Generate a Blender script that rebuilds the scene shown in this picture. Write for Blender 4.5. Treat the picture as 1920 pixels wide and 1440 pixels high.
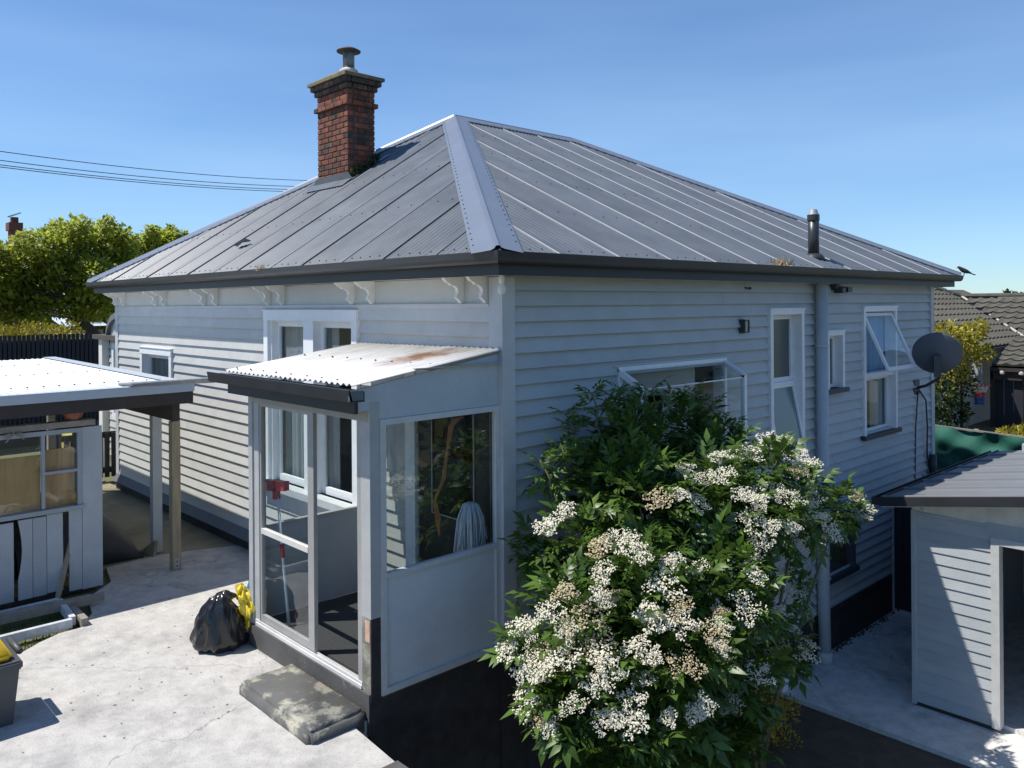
import bpy, bmesh, math, random
import numpy as np
from mathutils import Vector, Matrix
random.seed(7); RNG = np.random.default_rng(11)
R = math.radians
scene = bpy.context.scene
COL = scene.collection
for o in list(bpy.data.objects): bpy.data.objects.remove(o)

# ------------------------------------------------------------ camera
CAM = np.array([4.9119, -4.5121, 2.9446]); YAW = R(-46.6583); ROLL = R(-0.4089)
FPX = 1536.63; PPY = 570.58
d_ = np.array([math.sin(YAW), math.cos(YAW), 0.0]); r_ = np.array([math.cos(YAW), -math.sin(YAW), 0.0]); u_ = np.array([0, 0, 1.0])
r2 = r_*math.cos(ROLL) + u_*math.sin(ROLL); u2 = -r_*math.sin(ROLL) + u_*math.cos(ROLL)
cd = bpy.data.cameras.new('camera'); cam = bpy.data.objects.new('camera', cd); COL.objects.link(cam)
cam.matrix_world = Matrix(((r2[0], u2[0], -d_[0], CAM[0]), (r2[1], u2[1], -d_[1], CAM[1]), (r2[2], u2[2], -d_[2], CAM[2]), (0, 0, 0, 1)))
cd.sensor_width = 36; cd.lens = 36*FPX/1920; cd.shift_y = (PPY-720)/1920; cd.clip_end = 6000; cd.clip_start = 0.05
scene.camera = cam

# ------------------------------------------------------------ sun, sky, exposure
SUN = Vector((-0.81, -1.0, 2.25)).normalized()
sl = bpy.data.lights.new('sun', 'SUN'); sun = bpy.data.objects.new('sun', sl); COL.objects.link(sun)
sl.energy = 4.8; sl.angle = R(0.53); sl.color = (1.0, 0.955, 0.88)
sun.rotation_euler = (-SUN).to_track_quat('-Z', 'Y').to_euler(); sun.location = (-20, -27, 55)
world = bpy.data.worlds.new('World'); scene.world = world; world.use_nodes = True
wn = world.node_tree; wn.nodes.clear()
wo = wn.nodes.new('ShaderNodeOutputWorld'); wb = wn.nodes.new('ShaderNodeBackground')
sky = wn.nodes.new('ShaderNodeTexSky'); sky.sky_type = 'NISHITA'; sky.sun_disc = False
sky.sun_elevation = math.asin(SUN.z); sky.sun_rotation = math.atan2(SUN.x, SUN.y)
sky.air_density = 1.0; sky.dust_density = 0.0; sky.ozone_density = 2.6; sky.altitude = 50
# thin high cloud streaks are part of the sky itself
tc = wn.nodes.new('ShaderNodeTexCoord'); mp = wn.nodes.new('ShaderNodeMapping'); mp.inputs['Scale'].default_value = (1.3, 1.3, 9.0)
mp.inputs['Rotation'].default_value = (R(6), R(-7), 0)
cn = wn.nodes.new('ShaderNodeTexNoise'); cn.inputs['Scale'].default_value = 1.6; cn.inputs['Detail'].default_value = 5; cn.inputs['Roughness'].default_value = 0.45
cr = wn.nodes.new('ShaderNodeValToRGB'); cr.color_ramp.elements[0].position = 0.30; cr.color_ramp.elements[1].position = 0.72
cr.color_ramp.elements[0].color = (0.16, 0.16, 0.16, 1); cr.color_ramp.elements[1].color = (0.40, 0.40, 0.40, 1)
mx = wn.nodes.new('ShaderNodeMix'); mx.data_type = 'RGBA'; mx.inputs['B'].default_value = (7.2, 7.6, 8.2, 1)
wn.links.new(tc.outputs['Generated'], mp.inputs['Vector']); wn.links.new(mp.outputs[0], cn.inputs['Vector']); wn.links.new(cn.outputs['Fac'], cr.inputs[0])
sx = wn.nodes.new('ShaderNodeSeparateXYZ'); wn.links.new(tc.outputs['Generated'], sx.inputs[0])
hz = wn.nodes.new('ShaderNodeValToRGB'); hz.color_ramp.elements[0].position = 0.0; hz.color_ramp.elements[0].color = (.55, .55, .55, 1); hz.color_ramp.elements[1].position = 0.55; hz.color_ramp.elements[1].color = (.10, .10, .10, 1)
e_ = hz.color_ramp.elements.new(0.16); e_.color = (1, 1, 1, 1); e_ = hz.color_ramp.elements.new(0.30); e_.color = (.55, .55, .55, 1)
wn.links.new(sx.outputs['Z'], hz.inputs[0]); cm = wn.nodes.new('ShaderNodeMath'); cm.operation = 'MULTIPLY'; wn.links.new(cr.outputs[0], cm.inputs[0]); wn.links.new(hz.outputs[0], cm.inputs[1])
wn.links.new(cm.outputs[0], mx.inputs['Factor']); wn.links.new(sky.outputs[0], mx.inputs['A']); tint = wn.nodes.new('ShaderNodeMix'); tint.data_type = 'RGBA'; tint.blend_type = 'MULTIPLY'; tint.inputs['Factor'].default_value = 1.0; tint.inputs['B'].default_value = (0.66, 0.90, 1.16, 1)
wn.links.new(mx.outputs['Result'], tint.inputs['A']); wn.links.new(tint.outputs['Result'], wb.inputs['Color'])
wb.inputs['Strength'].default_value = 0.098
wn.links.new(wb.outputs[0], wo.inputs['Surface'])
vs = scene.view_settings; vs.view_transform = 'Standard'; vs.look = 'None'; vs.gamma = 1; vs.use_curve_mapping = False; vs.exposure = 0.30
scene.render.engine = 'CYCLES'

def ray(a, b): return d_ + r2*(a-960)/FPX + u2*(PPY-b)/FPX
def at(a, b, ax, val):
    k = 'xyz'.index(ax); w = ray(a, b); return CAM + w*((val-CAM[k])/w[k])

# ------------------------------------------------------------ materials
MATS = {}
def material(name, col, rough=0.6, var=0.10, scale=5.0, bump=0.0, bscale=40.0, metal=0.0, objvar=0.0, spec=0.5,
             col2=None, s2=3.0, lo=0.5, hi=0.65, stretch=(1, 1, 1), trans=0.0, islevar=0.0, roughvar=0.0, detail=6, coat=0.0):
    if name in MATS: return MATS[name]
    m = bpy.data.materials.new(name); m.use_nodes = True; nt = m.node_tree; N = nt.nodes; L = nt.links
    b = N['Principled BSDF']; b.inputs['Roughness'].default_value = rough; b.inputs['Metallic'].default_value = metal
    b.inputs['Specular IOR Level'].default_value = spec
    if coat: b.inputs['Coat Weight'].default_value = coat
    t = N.new('ShaderNodeTexCoord'); mp = N.new('ShaderNodeMapping'); mp.inputs['Scale'].default_value = stretch
    oi = N.new('ShaderNodeObjectInfo')
    ad = N.new('ShaderNodeVectorMath'); ad.operation = 'ADD'
    if objvar:
        sc = N.new('ShaderNodeVectorMath'); sc.operation = 'SCALE'; sc.inputs['Scale'].default_value = 37.0
        cb = N.new('ShaderNodeCombineXYZ'); L.new(oi.outputs['Random'], cb.inputs[0]); L.new(oi.outputs['Random'], cb.inputs[2])
        L.new(cb.outputs[0], sc.inputs[0]); L.new(sc.outputs[0], ad.inputs[1])
    L.new(t.outputs['Object'], ad.inputs[0]); L.new(ad.outputs[0], mp.inputs['Vector'])
    n1 = N.new('ShaderNodeTexNoise'); n1.inputs['Scale'].default_value = scale; n1.inputs['Detail'].default_value = detail; n1.inputs['Roughness'].default_value = 0.65
    L.new(mp.outputs[0], n1.inputs['Vector'])
    mr = N.new('ShaderNodeMapRange'); mr.inputs['From Min'].default_value = 0.3; mr.inputs['From Max'].default_value = 0.7
    mr.inputs['To Min'].default_value = 1-var; mr.inputs['To Max'].default_value = 1+var
    L.new(n1.outputs['Fac'], mr.inputs['Value'])
    cur = None
    if col2 is not None:
        n2 = N.new('ShaderNodeTexNoise'); n2.inputs['Scale'].default_value = s2; n2.inputs['Detail'].default_value = 8; n2.inputs['Roughness'].default_value = 0.7
        L.new(mp.outputs[0], n2.inputs['Vector'])
        rp = N.new('ShaderNodeValToRGB'); rp.color_ramp.elements[0].position = lo; rp.color_ramp.elements[1].position = hi
        rp.color_ramp.elements[0].color = (*col, 1); rp.color_ramp.elements[1].color = (*col2, 1)
        L.new(n2.outputs['Fac'], rp.inputs[0]); cur = rp.outputs[0]
    mul = N.new('ShaderNodeVectorMath'); mul.operation = 'SCALE'
    if cur is None:
        rgb = N.new('ShaderNodeRGB'); rgb.outputs[0].default_value = (*col, 1); cur = rgb.outputs[0]
    L.new(cur, mul.inputs[0])
    fac = mr.outputs[0]
    def extra(sock, amt, fac):
        q = N.new('ShaderNodeMapRange'); q.inputs['To Min'].default_value = 1-amt; q.inputs['To Max'].default_value = 1+amt
        L.new(sock, q.inputs['Value']); p = N.new('ShaderNodeMath'); p.operation = 'MULTIPLY'
        L.new(fac, p.inputs[0]); L.new(q.outputs[0], p.inputs[1]); return p.outputs[0]
    if objvar: fac = extra(oi.outputs['Random'], objvar, fac)
    if islevar:
        ge = N.new('ShaderNodeNewGeometry'); fac = extra(ge.outputs['Random Per Island'], islevar, fac)
    L.new(fac, mul.inputs['Scale']); L.new(mul.outputs[0], b.inputs['Base Color'])
    if roughvar:
        q = N.new('ShaderNodeMapRange'); q.inputs['From Min'].default_value = .3; q.inputs['From Max'].default_value = .7
        q.inputs['To Min'].default_value = max(0, rough-roughvar); q.inputs['To Max'].default_value = min(1, rough+roughvar)
        L.new(n1.outputs['Fac'], q.inputs['Value']); L.new(q.outputs[0], b.inputs['Roughness'])
    if bump:
        n3 = N.new('ShaderNodeTexNoise'); n3.inputs['Scale'].default_value = bscale; n3.inputs['Detail'].default_value = 4
        L.new(mp.outputs[0], n3.inputs['Vector'])
        bp = N.new('ShaderNodeBump'); bp.inputs['Strength'].default_value = bump; bp.inputs['Distance'].default_value = 0.01
        L.new(n3.outputs['Fac'], bp.inputs['Height']); L.new(bp.outputs[0], b.inputs['Normal'])
    if trans:
        tr = N.new('ShaderNodeBsdfTranslucent'); mxs = N.new('ShaderNodeMixShader'); mxs.inputs[0].default_value = trans
        L.new(mul.outputs[0], tr.inputs['Color']); out = N['Material Output']
        L.new(b.outputs[0], mxs.inputs[1]); L.new(tr.outputs[0], mxs.inputs[2]); L.new(mxs.outputs[0], out.inputs['Surface'])
    MATS[name] = m; return m

def glass(name, tint=(0.90, 0.95, 0.95), frost=0.0, refl=1.0):
    if name in MATS: return MATS[name]
    m = bpy.data.materials.new(name); m.use_nodes = True; nt = m.node_tree; N = nt.nodes; L = nt.links
    N.remove(N['Principled BSDF']); out = N['Material Output']
    tr = N.new('ShaderNodeBsdfTransparent'); tr.inputs[0].default_value = (*tint, 1)
    gl = N.new('ShaderNodeBsdfGlossy'); gl.inputs['Roughness'].default_value = 0.01 if not frost else 0.25
    gl.inputs['Color'].default_value = (0.95, 0.97, 1, 1)
    lw = N.new('ShaderNodeLayerWeight'); lw.inputs['Blend'].default_value = 0.5       # Schlick reflectance of a thin two-sided pane
    pw5 = N.new('ShaderNodeMath'); pw5.operation = 'POWER'; pw5.inputs[1].default_value = 5.0; L.new(lw.outputs['Facing'], pw5.inputs[0])
    mu = N.new('ShaderNodeMath'); mu.operation = 'MULTIPLY_ADD'; mu.inputs[1].default_value = 0.92; mu.inputs[2].default_value = 0.08*refl; mu.use_clamp = True
    L.new(pw5.outputs[0], mu.inputs[0])
    # old panes are not quite flat
    nz = N.new('ShaderNodeTexNoise'); nz.inputs['Scale'].default_value = 3.0; t = N.new('ShaderNodeTexCoord'); L.new(t.outputs['Object'], nz.inputs['Vector'])
    bp = N.new('ShaderNodeBump'); bp.inputs['Strength'].default_value = 0.06; bp.inputs['Distance'].default_value = 0.02; L.new(nz.outputs['Fac'], bp.inputs['Height']); L.new(bp.outputs[0], gl.inputs['Normal'])
    mxs = N.new('ShaderNodeMixShader'); L.new(mu.outputs[0], mxs.inputs[0])
    base = tr.outputs[0]
    if frost:
        df = N.new('ShaderNodeBsdfDiffuse'); df.inputs[0].default_value = (*tint, 1)
        tl = N.new('ShaderNodeBsdfTranslucent'); tl.inputs[0].default_value = (*tint, 1)
        a = N.new('ShaderNodeMixShader'); a.inputs[0].default_value = 0.5; L.new(df.outputs[0], a.inputs[1]); L.new(tl.outputs[0], a.inputs[2])
        c = N.new('ShaderNodeMixShader'); c.inputs[0].default_value = frost; L.new(tr.outputs[0], c.inputs[1]); L.new(a.outputs[0], c.inputs[2]); base = c.outputs[0]
    L.new(base, mxs.inputs[1]); L.new(gl.outputs[0], mxs.inputs[2]); L.new(mxs.outputs[0], out.inputs['Surface'])
    MATS[name] = m; return m

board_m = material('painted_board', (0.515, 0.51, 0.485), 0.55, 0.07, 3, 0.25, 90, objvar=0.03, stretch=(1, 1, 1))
rboard_m = material('painted_board_rear', (0.435, 0.465, 0.475), 0.6, 0.07, 3, 0.25, 90, objvar=0.05)  # same paint as painted_board, right-wall shade put into a darker, bluer colour
trim_grey = material('painted_trim_grey', (0.50, 0.515, 0.525), 0.55, 0.07, 5, 0.1, 60)
frieze_m = material('painted_frieze', (0.52, 0.52, 0.495), 0.6, 0.05, 4, 0.1, 60)
white_m = material('white_paint', (0.80, 0.81, 0.82), 0.45, 0.05, 6, 0.08, 60)
cream_m = material('cream_paint', (0.78, 0.77, 0.73), 0.6, 0.06, 6)
dark_m = material('charcoal_gutter', (0.034, 0.036, 0.039), 0.38, 0.12, 4, roughvar=.06)
fascia_m = material('charcoal_fascia', (0.025, 0.027, 0.030), 0.5, 0.12, 4)
found_m = material('black_foundation', (0.034, 0.031, 0.029), 0.85, 0.45, 6, 0.5, 40)
roof_m = material('grey_roofing', (0.106, 0.122, 0.142), 0.42, 0.13, 2.2, 0.0, metal=0.0, objvar=0.10, spec=0.55, roughvar=.05)
flash_m = material('grey_flashing', (0.165, 0.188, 0.232), 0.34, 0.06, 2.0, spec=0.6)
screw_m = material('screw', (0.03, 0.03, 0.035), 0.5, 0.1)
zinc_m = material('white_roofing', (0.86, 0.87, 0.88), 0.42, 0.05, 2.0)
pane_m = glass('clear_glass')
pane_dark = glass('porch_glass', (0.74, 0.79, 0.79), 0, 1.6)
frost_m = glass('frosted_glass', (0.30, 0.43, 0.45), 0.75)
frost2_m = glass('frosted_glass_dark', (0.20, 0.25, 0.23), 0.75)
alu_m = material('aluminium', (0.42, 0.415, 0.40), 0.45, 0.08, 8, metal=0.35)
curtain_m = material('blue_curtain', (0.33, 0.50, 0.66), 0.8, 0.06, 3, trans=0.3)
curtain_w = material('pale_curtain', (0.55, 0.56, 0.55), 0.85, 0.08, 3, trans=0.3)
room_m = material('dark_room', (0.06, 0.06, 0.06), 0.9, 0.1)
wood_m = material('raw_timber', (0.33, 0.26, 0.165), 0.75, 0.25, 9, 0.2, 60, stretch=(3, 3, .35))
oldwood_m = material('weathered_timber', (0.26, 0.235, 0.20), 0.85, 0.28, 7, 0.4, 50)
brown_m = material('brown_stained_timber', (0.045, 0.036, 0.034), 0.7, 0.2, 6, 0.2, 50)
ply_m = material('plywood', (0.44, 0.255, 0.105), 0.7, 0.25, 5, 0, stretch=(1, 4, .5), col2=(0.22, 0.13, 0.06), s2=2.5, lo=.5, hi=.75)
rubber_m = material('black_sheet', (0.03, 0.034, 0.038), 0.55, 0.2, 4)
plastic_black = material('black_plastic_bag', (0.012, 0.012, 0.014), 0.22, 0.2, 6, 0.35, 14, spec=0.6)
yellow_m = material('yellow_plastic', (0.80, 0.52, 0.02), 0.4, 0.05, 5)
yellow2_m = material('yellow_bag', (0.80, 0.62, 0.06), 0.35, 0.08, 9)
blue_m = material('blue_plastic', (0.04, 0.20, 0.45), 0.4, 0.05)
bin_m = material('dark_green_grey_plastic', (0.065, 0.07, 0.075), 0.5, 0.08)
red_m = material('red_plastic', (0.42, 0.035, 0.03), 0.45, 0.1)
iron_m = material('dark_metal', (0.05, 0.055, 0.065), 0.45, 0.1, metal=0.3)
dish_m = material('grey_dish', (0.085, 0.105, 0.13), 0.5, 0.06)
mop_m = material('mop_strings', (0.72, 0.74, 0.78), 0.9, 0.12, 30)
mat_m = material('dark_carpet', (0.045, 0.045, 0.046), 0.95, 0.35, 60, 0.6, 160)
tape_m = material('orange_peeling_strip', (0.52, 0.20, 0.075), 0.6, 0.15, 20)
terra_m = material('terracotta', (0.30, 0.12, 0.08), 0.8, 0.2, 20)
leaf_elder = material('elder_leaf', (0.085, 0.155, 0.026), 0.40, 0.15, 3, trans=0.36, islevar=0.45)
leaf_maple = material('maple_leaf', (0.36, 0.40, 0.06), 0.45, 0.25, .9, trans=0.58, islevar=0.45)
leaf_dark = material('dark_leaf', (0.035, 0.065, 0.018), 0.5, 0.2, 2, trans=0.25, islevar=0.4)
leaf_yellow = material('golden_leaf', (0.36, 0.31, 0.03), 0.45, 0.2, 3, trans=0.3, islevar=0.4)
leaf_gold = material('golden_conifer_leaf', (0.46, 0.33, 0.03), 0.5, 0.2, 3, trans=0.25, islevar=0.35)
bark_m = material('bark', (0.075, 0.055, 0.04), 0.9, 0.3, 8, 0.5, 30)
stem_m = material('green_stem', (0.12, 0.12, 0.05), 0.7, 0.2, 8)
flower_m = material('cream_flower', (0.82, 0.77, 0.61), 0.7, 0.05, 10, trans=0.2, islevar=0.10)
flower_old = material('faded_flower', (0.55, 0.45, 0.28), 0.8, 0.12, 10, trans=0.15, islevar=0.35)
grass_m = material('grass', (0.10, 0.14, 0.025), 0.6, 0.25, 2, trans=0.3, islevar=0.4)
hill_m = material('far_trees', (0.07, 0.085, 0.03), 0.9, 0.35, .3)
tile_m = material('dark_roof_tile', (0.088, 0.082, 0.064), 0.85, 0.2, 5, 0.3, 60, objvar=0.10)
cloth_m = material('green_shade_cloth', (0.012, 0.105, 0.075), 0.75, 0.25, 5, 0.3, 12)
fence_m = material('charcoal_fence', (0.022, 0.024, 0.034), 0.7, 0.2, 3)
render_m = material('pale_render', (0.42, 0.40, 0.36), 0.85, 0.08, 2, 0.2, 40)
brick_m = material('red_brick', (0.205, 0.068, 0.036), 0.85, 0.28, 16, 0.5, 60, objvar=0.30, col2=(0.045, 0.036, 0.031), s2=5, lo=0.46, hi=0.66)
sootbrick_m = material('sooty_brick', (0.06, 0.048, 0.042), 0.9, 0.4, 14, 0.5, 60, objvar=0.3, col2=(0.20, 0.085, 0.05), s2=6, lo=0.52, hi=0.68)
mortar_m = material('mortar', (0.075, 0.065, 0.058), 0.95, 0.3, 12)
lichen_m = material('lichened_cement', (0.17, 0.145, 0.085), 0.9, 0.35, 9, 0.6, 40)

# concrete sheets
conc_m = material('pale_concrete', (0.455, 0.44, 0.415), 0.85, 0.16, 7.0, 0.35, 70, col2=(0.32, 0.31, 0.30), s2=2.1, lo=0.47, hi=0.66, detail=12)
conc2_m = material('path_concrete', (0.62, 0.61, 0.58), 0.85, 0.2, 6.0, 0.3, 60, col2=(0.31, 0.31, 0.30), s2=1.6, lo=0.50, hi=0.70, detail=10)  # paler copy of the patio concrete, standing in for fill light on the path
floor_m = material('brown_mossy_concrete', (0.25, 0.225, 0.15), 0.9, 0.15, 1.7, 0.3, 50, col2=(0.16, 0.145, 0.085), s2=1.1, lo=0.45, hi=0.65, detail=10)
step_m = material('worn_painted_step', (0.105, 0.105, 0.10), 0.8, 0.2, 4, 0.3, 60, col2=(0.36, 0.34, 0.27), s2=4.5, lo=0.52, hi=0.62, detail=10)
plinth_m = material('worn_dark_plinth', (0.085, 0.083, 0.08), 0.85, 0.2, 5, 0.3, 60, col2=(0.24, 0.235, 0.22), s2=7, lo=0.60, hi=0.72, detail=10)
soil_m = material('soil', (0.095, 0.07, 0.048), 0.95, 0.3, 5, 0.8, 40)
ground_m = material('yard_ground', (0.11, 0.105, 0.05), 0.95, 0.3, .8, 0.5, 20, col2=(0.06, 0.08, 0.025), s2=.5)
rust_m = None
def crack(m, scale, dark):
    """hairline cracks and grit worn into a slab"""
    nt = m.node_tree; N = nt.nodes; L = nt.links; b = N['Principled BSDF']; src = b.inputs['Base Color'].links[0].from_socket
    t = N.new('ShaderNodeTexCoord'); nz = N.new('ShaderNodeTexNoise'); nz.inputs['Scale'].default_value = 2.5; nz.inputs['Detail'].default_value = 6; L.new(t.outputs['Object'], nz.inputs['Vector'])
    mxv = N.new('ShaderNodeMix'); mxv.data_type = 'VECTOR'; mxv.inputs['Factor'].default_value = 0.35; L.new(t.outputs['Object'], mxv.inputs['A']); L.new(nz.outputs['Color'], mxv.inputs['B'])
    vo = N.new('ShaderNodeTexVoronoi'); vo.feature = 'DISTANCE_TO_EDGE'; vo.inputs['Scale'].default_value = scale; L.new(mxv.outputs['Result'], vo.inputs['Vector'])
    lt = N.new('ShaderNodeMapRange'); lt.inputs['From Min'].default_value = 0.0; lt.inputs['From Max'].default_value = 0.006*scale; lt.inputs['To Min'].default_value = dark; lt.inputs['To Max'].default_value = 1.0; L.new(vo.outputs['Distance'], lt.inputs['Value'])
    gn = N.new('ShaderNodeTexNoise'); gn.inputs['Scale'].default_value = 55; gn.inputs['Detail'].default_value = 3; L.new(t.outputs['Object'], gn.inputs['Vector'])
    gr = N.new('ShaderNodeMapRange'); gr.inputs['From Min'].default_value = .60; gr.inputs['From Max'].default_value = .72; gr.inputs['To Min'].default_value = 1.0; gr.inputs['To Max'].default_value = .62; L.new(gn.outputs['Fac'], gr.inputs['Value'])
    pm = N.new('ShaderNodeMath'); pm.operation = 'MULTIPLY'; L.new(lt.outputs[0], pm.inputs[0]); L.new(gr.outputs[0], pm.inputs[1])
    sc_ = N.new('ShaderNodeVectorMath'); sc_.operation = 'SCALE'; L.new(src, sc_.inputs[0]); L.new(pm.outputs[0], sc_.inputs['Scale']); L.new(sc_.outputs[0], b.inputs['Base Color'])
crack(conc_m, .55, .62); crack(conc2_m, .5, .55); crack(floor_m, .5, .6)

# ------------------------------------------------------------ object helpers
def worigin(o):
    v = Vector((0, 0, 0))
    while o is not None: v += o.location; o = o.parent
    return v
def tag(o, label=None, cat=None, group=None, kind=None):
    if label: o['label'] = label
    if cat: o['category'] = cat
    if group: o['group'] = group
    if kind: o['kind'] = kind
    return o
def thing(name, label, cat, loc=(0, 0, 0), group=None):
    o = bpy.data.objects.new(name, None); COL.objects.link(o); o.location = loc; o.empty_display_size = .2
    return tag(o, label, cat, group)
class MB:
    def __init__(s): s.v = []; s.f = []
    def add(s, vs, fs):
        n = len(s.v); s.v += [tuple(map(float, p)) for p in vs]; s.f += [tuple(i+n for i in q) for q in fs]; return s
    def box(s, x0, x1, y0, y1, z0, z1):
        return s.add([(x0, y0, z0), (x1, y0, z0), (x1, y1, z0), (x0, y1, z0), (x0, y0, z1), (x1, y0, z1), (x1, y1, z1), (x0, y1, z1)],
                     [(0, 3, 2, 1), (4, 5, 6, 7), (0, 1, 5, 4), (1, 2, 6, 5), (2, 3, 7, 6), (3, 0, 4, 7)])
    def bar(s, p, q, w, h, up=(0, 0, 1)):
        p = Vector(p); q = Vector(q); t = (q-p).normalized(); a = t.cross(Vector(up))
        if a.length < 1e-4: a = t.cross(Vector((1, 0, 0)))
        a.normalize(); b = a.cross(t).normalized(); a *= w/2; b *= h/2
        vs = [p-a-b, p+a-b, p+a+b, p-a+b, q-a-b, q+a-b, q+a+b, q-a+b]
        return s.add(vs, [(0, 1, 2, 3), (7, 6, 5, 4), (0, 4, 5, 1), (1, 5, 6, 2), (2, 6, 7, 3), (3, 7, 4, 0)])
    def prism(s, pts, vec):
        n = len(pts); v = Vector(vec); a = [Vector(p) for p in pts]
        return s.add(a+[p+v for p in a], [tuple(range(n))[::-1], tuple(range(n, 2*n))]+[(i, (i+1) % n, n+(i+1) % n, n+i) for i in range(n)])
    def tube(s, pts, rad, seg=8, cap=True):
        pts = [Vector(p) for p in pts]; rad = rad if hasattr(rad, '__len__') else [rad]*len(pts); rings = []; prev = None; V = []; F = []
        for i, p in enumerate(pts):
            t = (pts[min(i+1, len(pts)-1)]-pts[max(i-1, 0)]).normalized()
            a = (prev - t*prev.dot(t)) if prev is not None else t.orthogonal()
            a.normalize(); prev = a; b = t.cross(a)
            for k in range(seg):
                an = 2*math.pi*k/seg; V.append(p+(a*math.cos(an)+b*math.sin(an))*rad[i])
        for i in range(len(pts)-1):
            for k in range(seg): F.append((i*seg+k, i*seg+(k+1) % seg, (i+1)*seg+(k+1) % seg, (i+1)*seg+k))
        if cap: F.append(tuple(range(seg))[::-1]); F.append(tuple((len(pts)-1)*seg+k for k in range(seg)))
        return s.add(V, F)
    def lathe(s, prof, c, seg=16, axis=(0, 0, 1)):
        ax = Vector(axis).normalized(); a = ax.orthogonal().normalized(); b = ax.cross(a); c = Vector(c); V = []; F = []
        for rr, h in prof:
            for k in range(seg):
                an = 2*math.pi*k/seg; V.append(c+ax*h+(a*math.cos(an)+b*math.sin(an))*rr)
        for i in range(len(prof)-1):
            for k in range(seg): F.append((i*seg+k, i*seg+(k+1) % seg, (i+1)*seg+(k+1) % seg, (i+1)*seg+k))
        F.append(tuple(range(seg))[::-1]); F.append(tuple((len(prof)-1)*seg+k for k in range(seg)))
        return s.add(V, F)
    def build(s, name, mat, parent=None, smooth=False, kind=None):
        me = bpy.data.meshes.new(name); o3 = worigin(parent) if parent is not None else Vector((0, 0, 0))
        me.from_pydata([(p[0]-o3.x, p[1]-o3.y, p[2]-o3.z) for p in s.v], [], s.f); me.materials.append(mat)
        if smooth: me.polygons.foreach_set('use_smooth', [True]*len(me.polygons))
        me.update(); o = bpy.data.objects.new(name, me); COL.objects.link(o)
        if parent is not None: o.parent = parent
        if kind: o['kind'] = kind
        return o
    def top(s, name, mat, label, cat, loc, group=None, smooth=False):
        """a thing that is one mesh, its origin at its base"""
        me = bpy.data.meshes.new(name); me.from_pydata([(p[0]-loc[0], p[1]-loc[1], p[2]-loc[2]) for p in s.v], [], s.f); me.materials.append(mat)
        if smooth: me.polygons.foreach_set('use_smooth', [True]*len(me.polygons))
        me.update(); o = bpy.data.objects.new(name, me); COL.objects.link(o); o.location = loc
        return tag(o, label, cat, group)
def box(name, mat, parent, *a):
    if 'pane' == name:                      # a thin sheet of glass
        x0, x1, y0, y1, z0, z1 = a; dx, dy = x1-x0, y1-y0
        if dx < dy: q = [((x0+x1)/2, y0, z0), ((x0+x1)/2, y1, z0), ((x0+x1)/2, y1, z1), ((x0+x1)/2, y0, z1)]
        else: q = [(x0, (y0+y1)/2, z0), (x1, (y0+y1)/2, z0), (x1, (y0+y1)/2, z1), (x0, (y0+y1)/2, z1)]
        return MB().add(q, [(0, 1, 2, 3)]).build(name, mat, parent)
    return MB().box(*a).build(name, mat, parent)
def mesh_np(name, V, F, mat, parent=None, smooth=False, kind=None, loc=None):
    """V (n,3) world, F (m,k) index array; fast path for foliage"""
    o3 = np.array(worigin(parent)) if parent is not None else np.array(loc if loc is not None else (0, 0, 0))
    V = V-o3; k = F.shape[1]; me = bpy.data.meshes.new(name)
    me.vertices.add(len(V)); me.vertices.foreach_set('co', V.astype(np.float32).ravel())
    me.loops.add(F.size); me.loops.foreach_set('vertex_index', F.astype(np.int32).ravel())
    me.polygons.add(len(F)); me.polygons.foreach_set('loop_start', np.arange(0, F.size, k, dtype=np.int32)); me.polygons.foreach_set('loop_total', np.full(len(F), k, dtype=np.int32))
    me.update(calc_edges=True); me.materials.append(mat)
    if smooth: me.polygons.foreach_set('use_smooth', [True]*len(F))
    o = bpy.data.objects.new(name, me); COL.objects.link(o)
    if parent is not None: o.parent = parent
    elif loc is not None: o.location = loc
    if kind: o['kind'] = kind
    return o

# ============================================================ SETTING
LOW = -1.56
def structure(name, mb, mat): o = mb.build(name, mat); o['kind'] = 'structure'; return o
structure('ground', MB().box(-3000, 3000, -3000, 3000, LOW-1.0, LOW-0.10), ground_m)
structure('upper_terrace', MB().box(-400, -0.06, -60, 300, LOW-.5, -0.03), ground_m)
structure('front_terrace', MB().box(-.059, .54, -60, -1.47, LOW-.5, -.031), ground_m)
structure('rear_terrace', MB().box(-0.05, 300, 10.25, 300, LOW-.5, -0.10), ground_m)
# patio with its ragged left edge against the grass
edge = [(-0.03, 0.0), (-4.75, 0.0), (-4.98, -0.63), (-5.06, -0.93), (-5.0, -1.50), (-4.45, -1.62), (-4.1, -1.95), (-3.62, -2.05), (-3.31, -2.24), (-3.30, -2.42), (-3.20, -2.60), (-3.06, -2.78), (-3.05, -3.1), (-3.2, -9.0), (.55, -9.0), (.55, -1.45), (-0.03, -1.40)]
structure('patio', MB().prism([(x, y, -0.12) for x, y in edge], (0, 0, 0.12)), conc_m)
structure('carport_floor', MB().prism([(x, y, -0.12) for x, y in [(-4.74, .0), (-11, 0.0), (-11, -9), (-5.4, -9), (-5.0, -1.52), (-5.07, -.93), (-4.99, -.63)]], (0, 0, 0.114)), floor_m)
structure('path', MB().box(-0.02, 6.0, 4.22, 10.2, LOW-.16, LOW), conc2_m)
structure('garden_bed', MB().box(-0.02, 6.0, -9.1, 4.215, LOW-.16, LOW-.05), soil_m)

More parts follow.
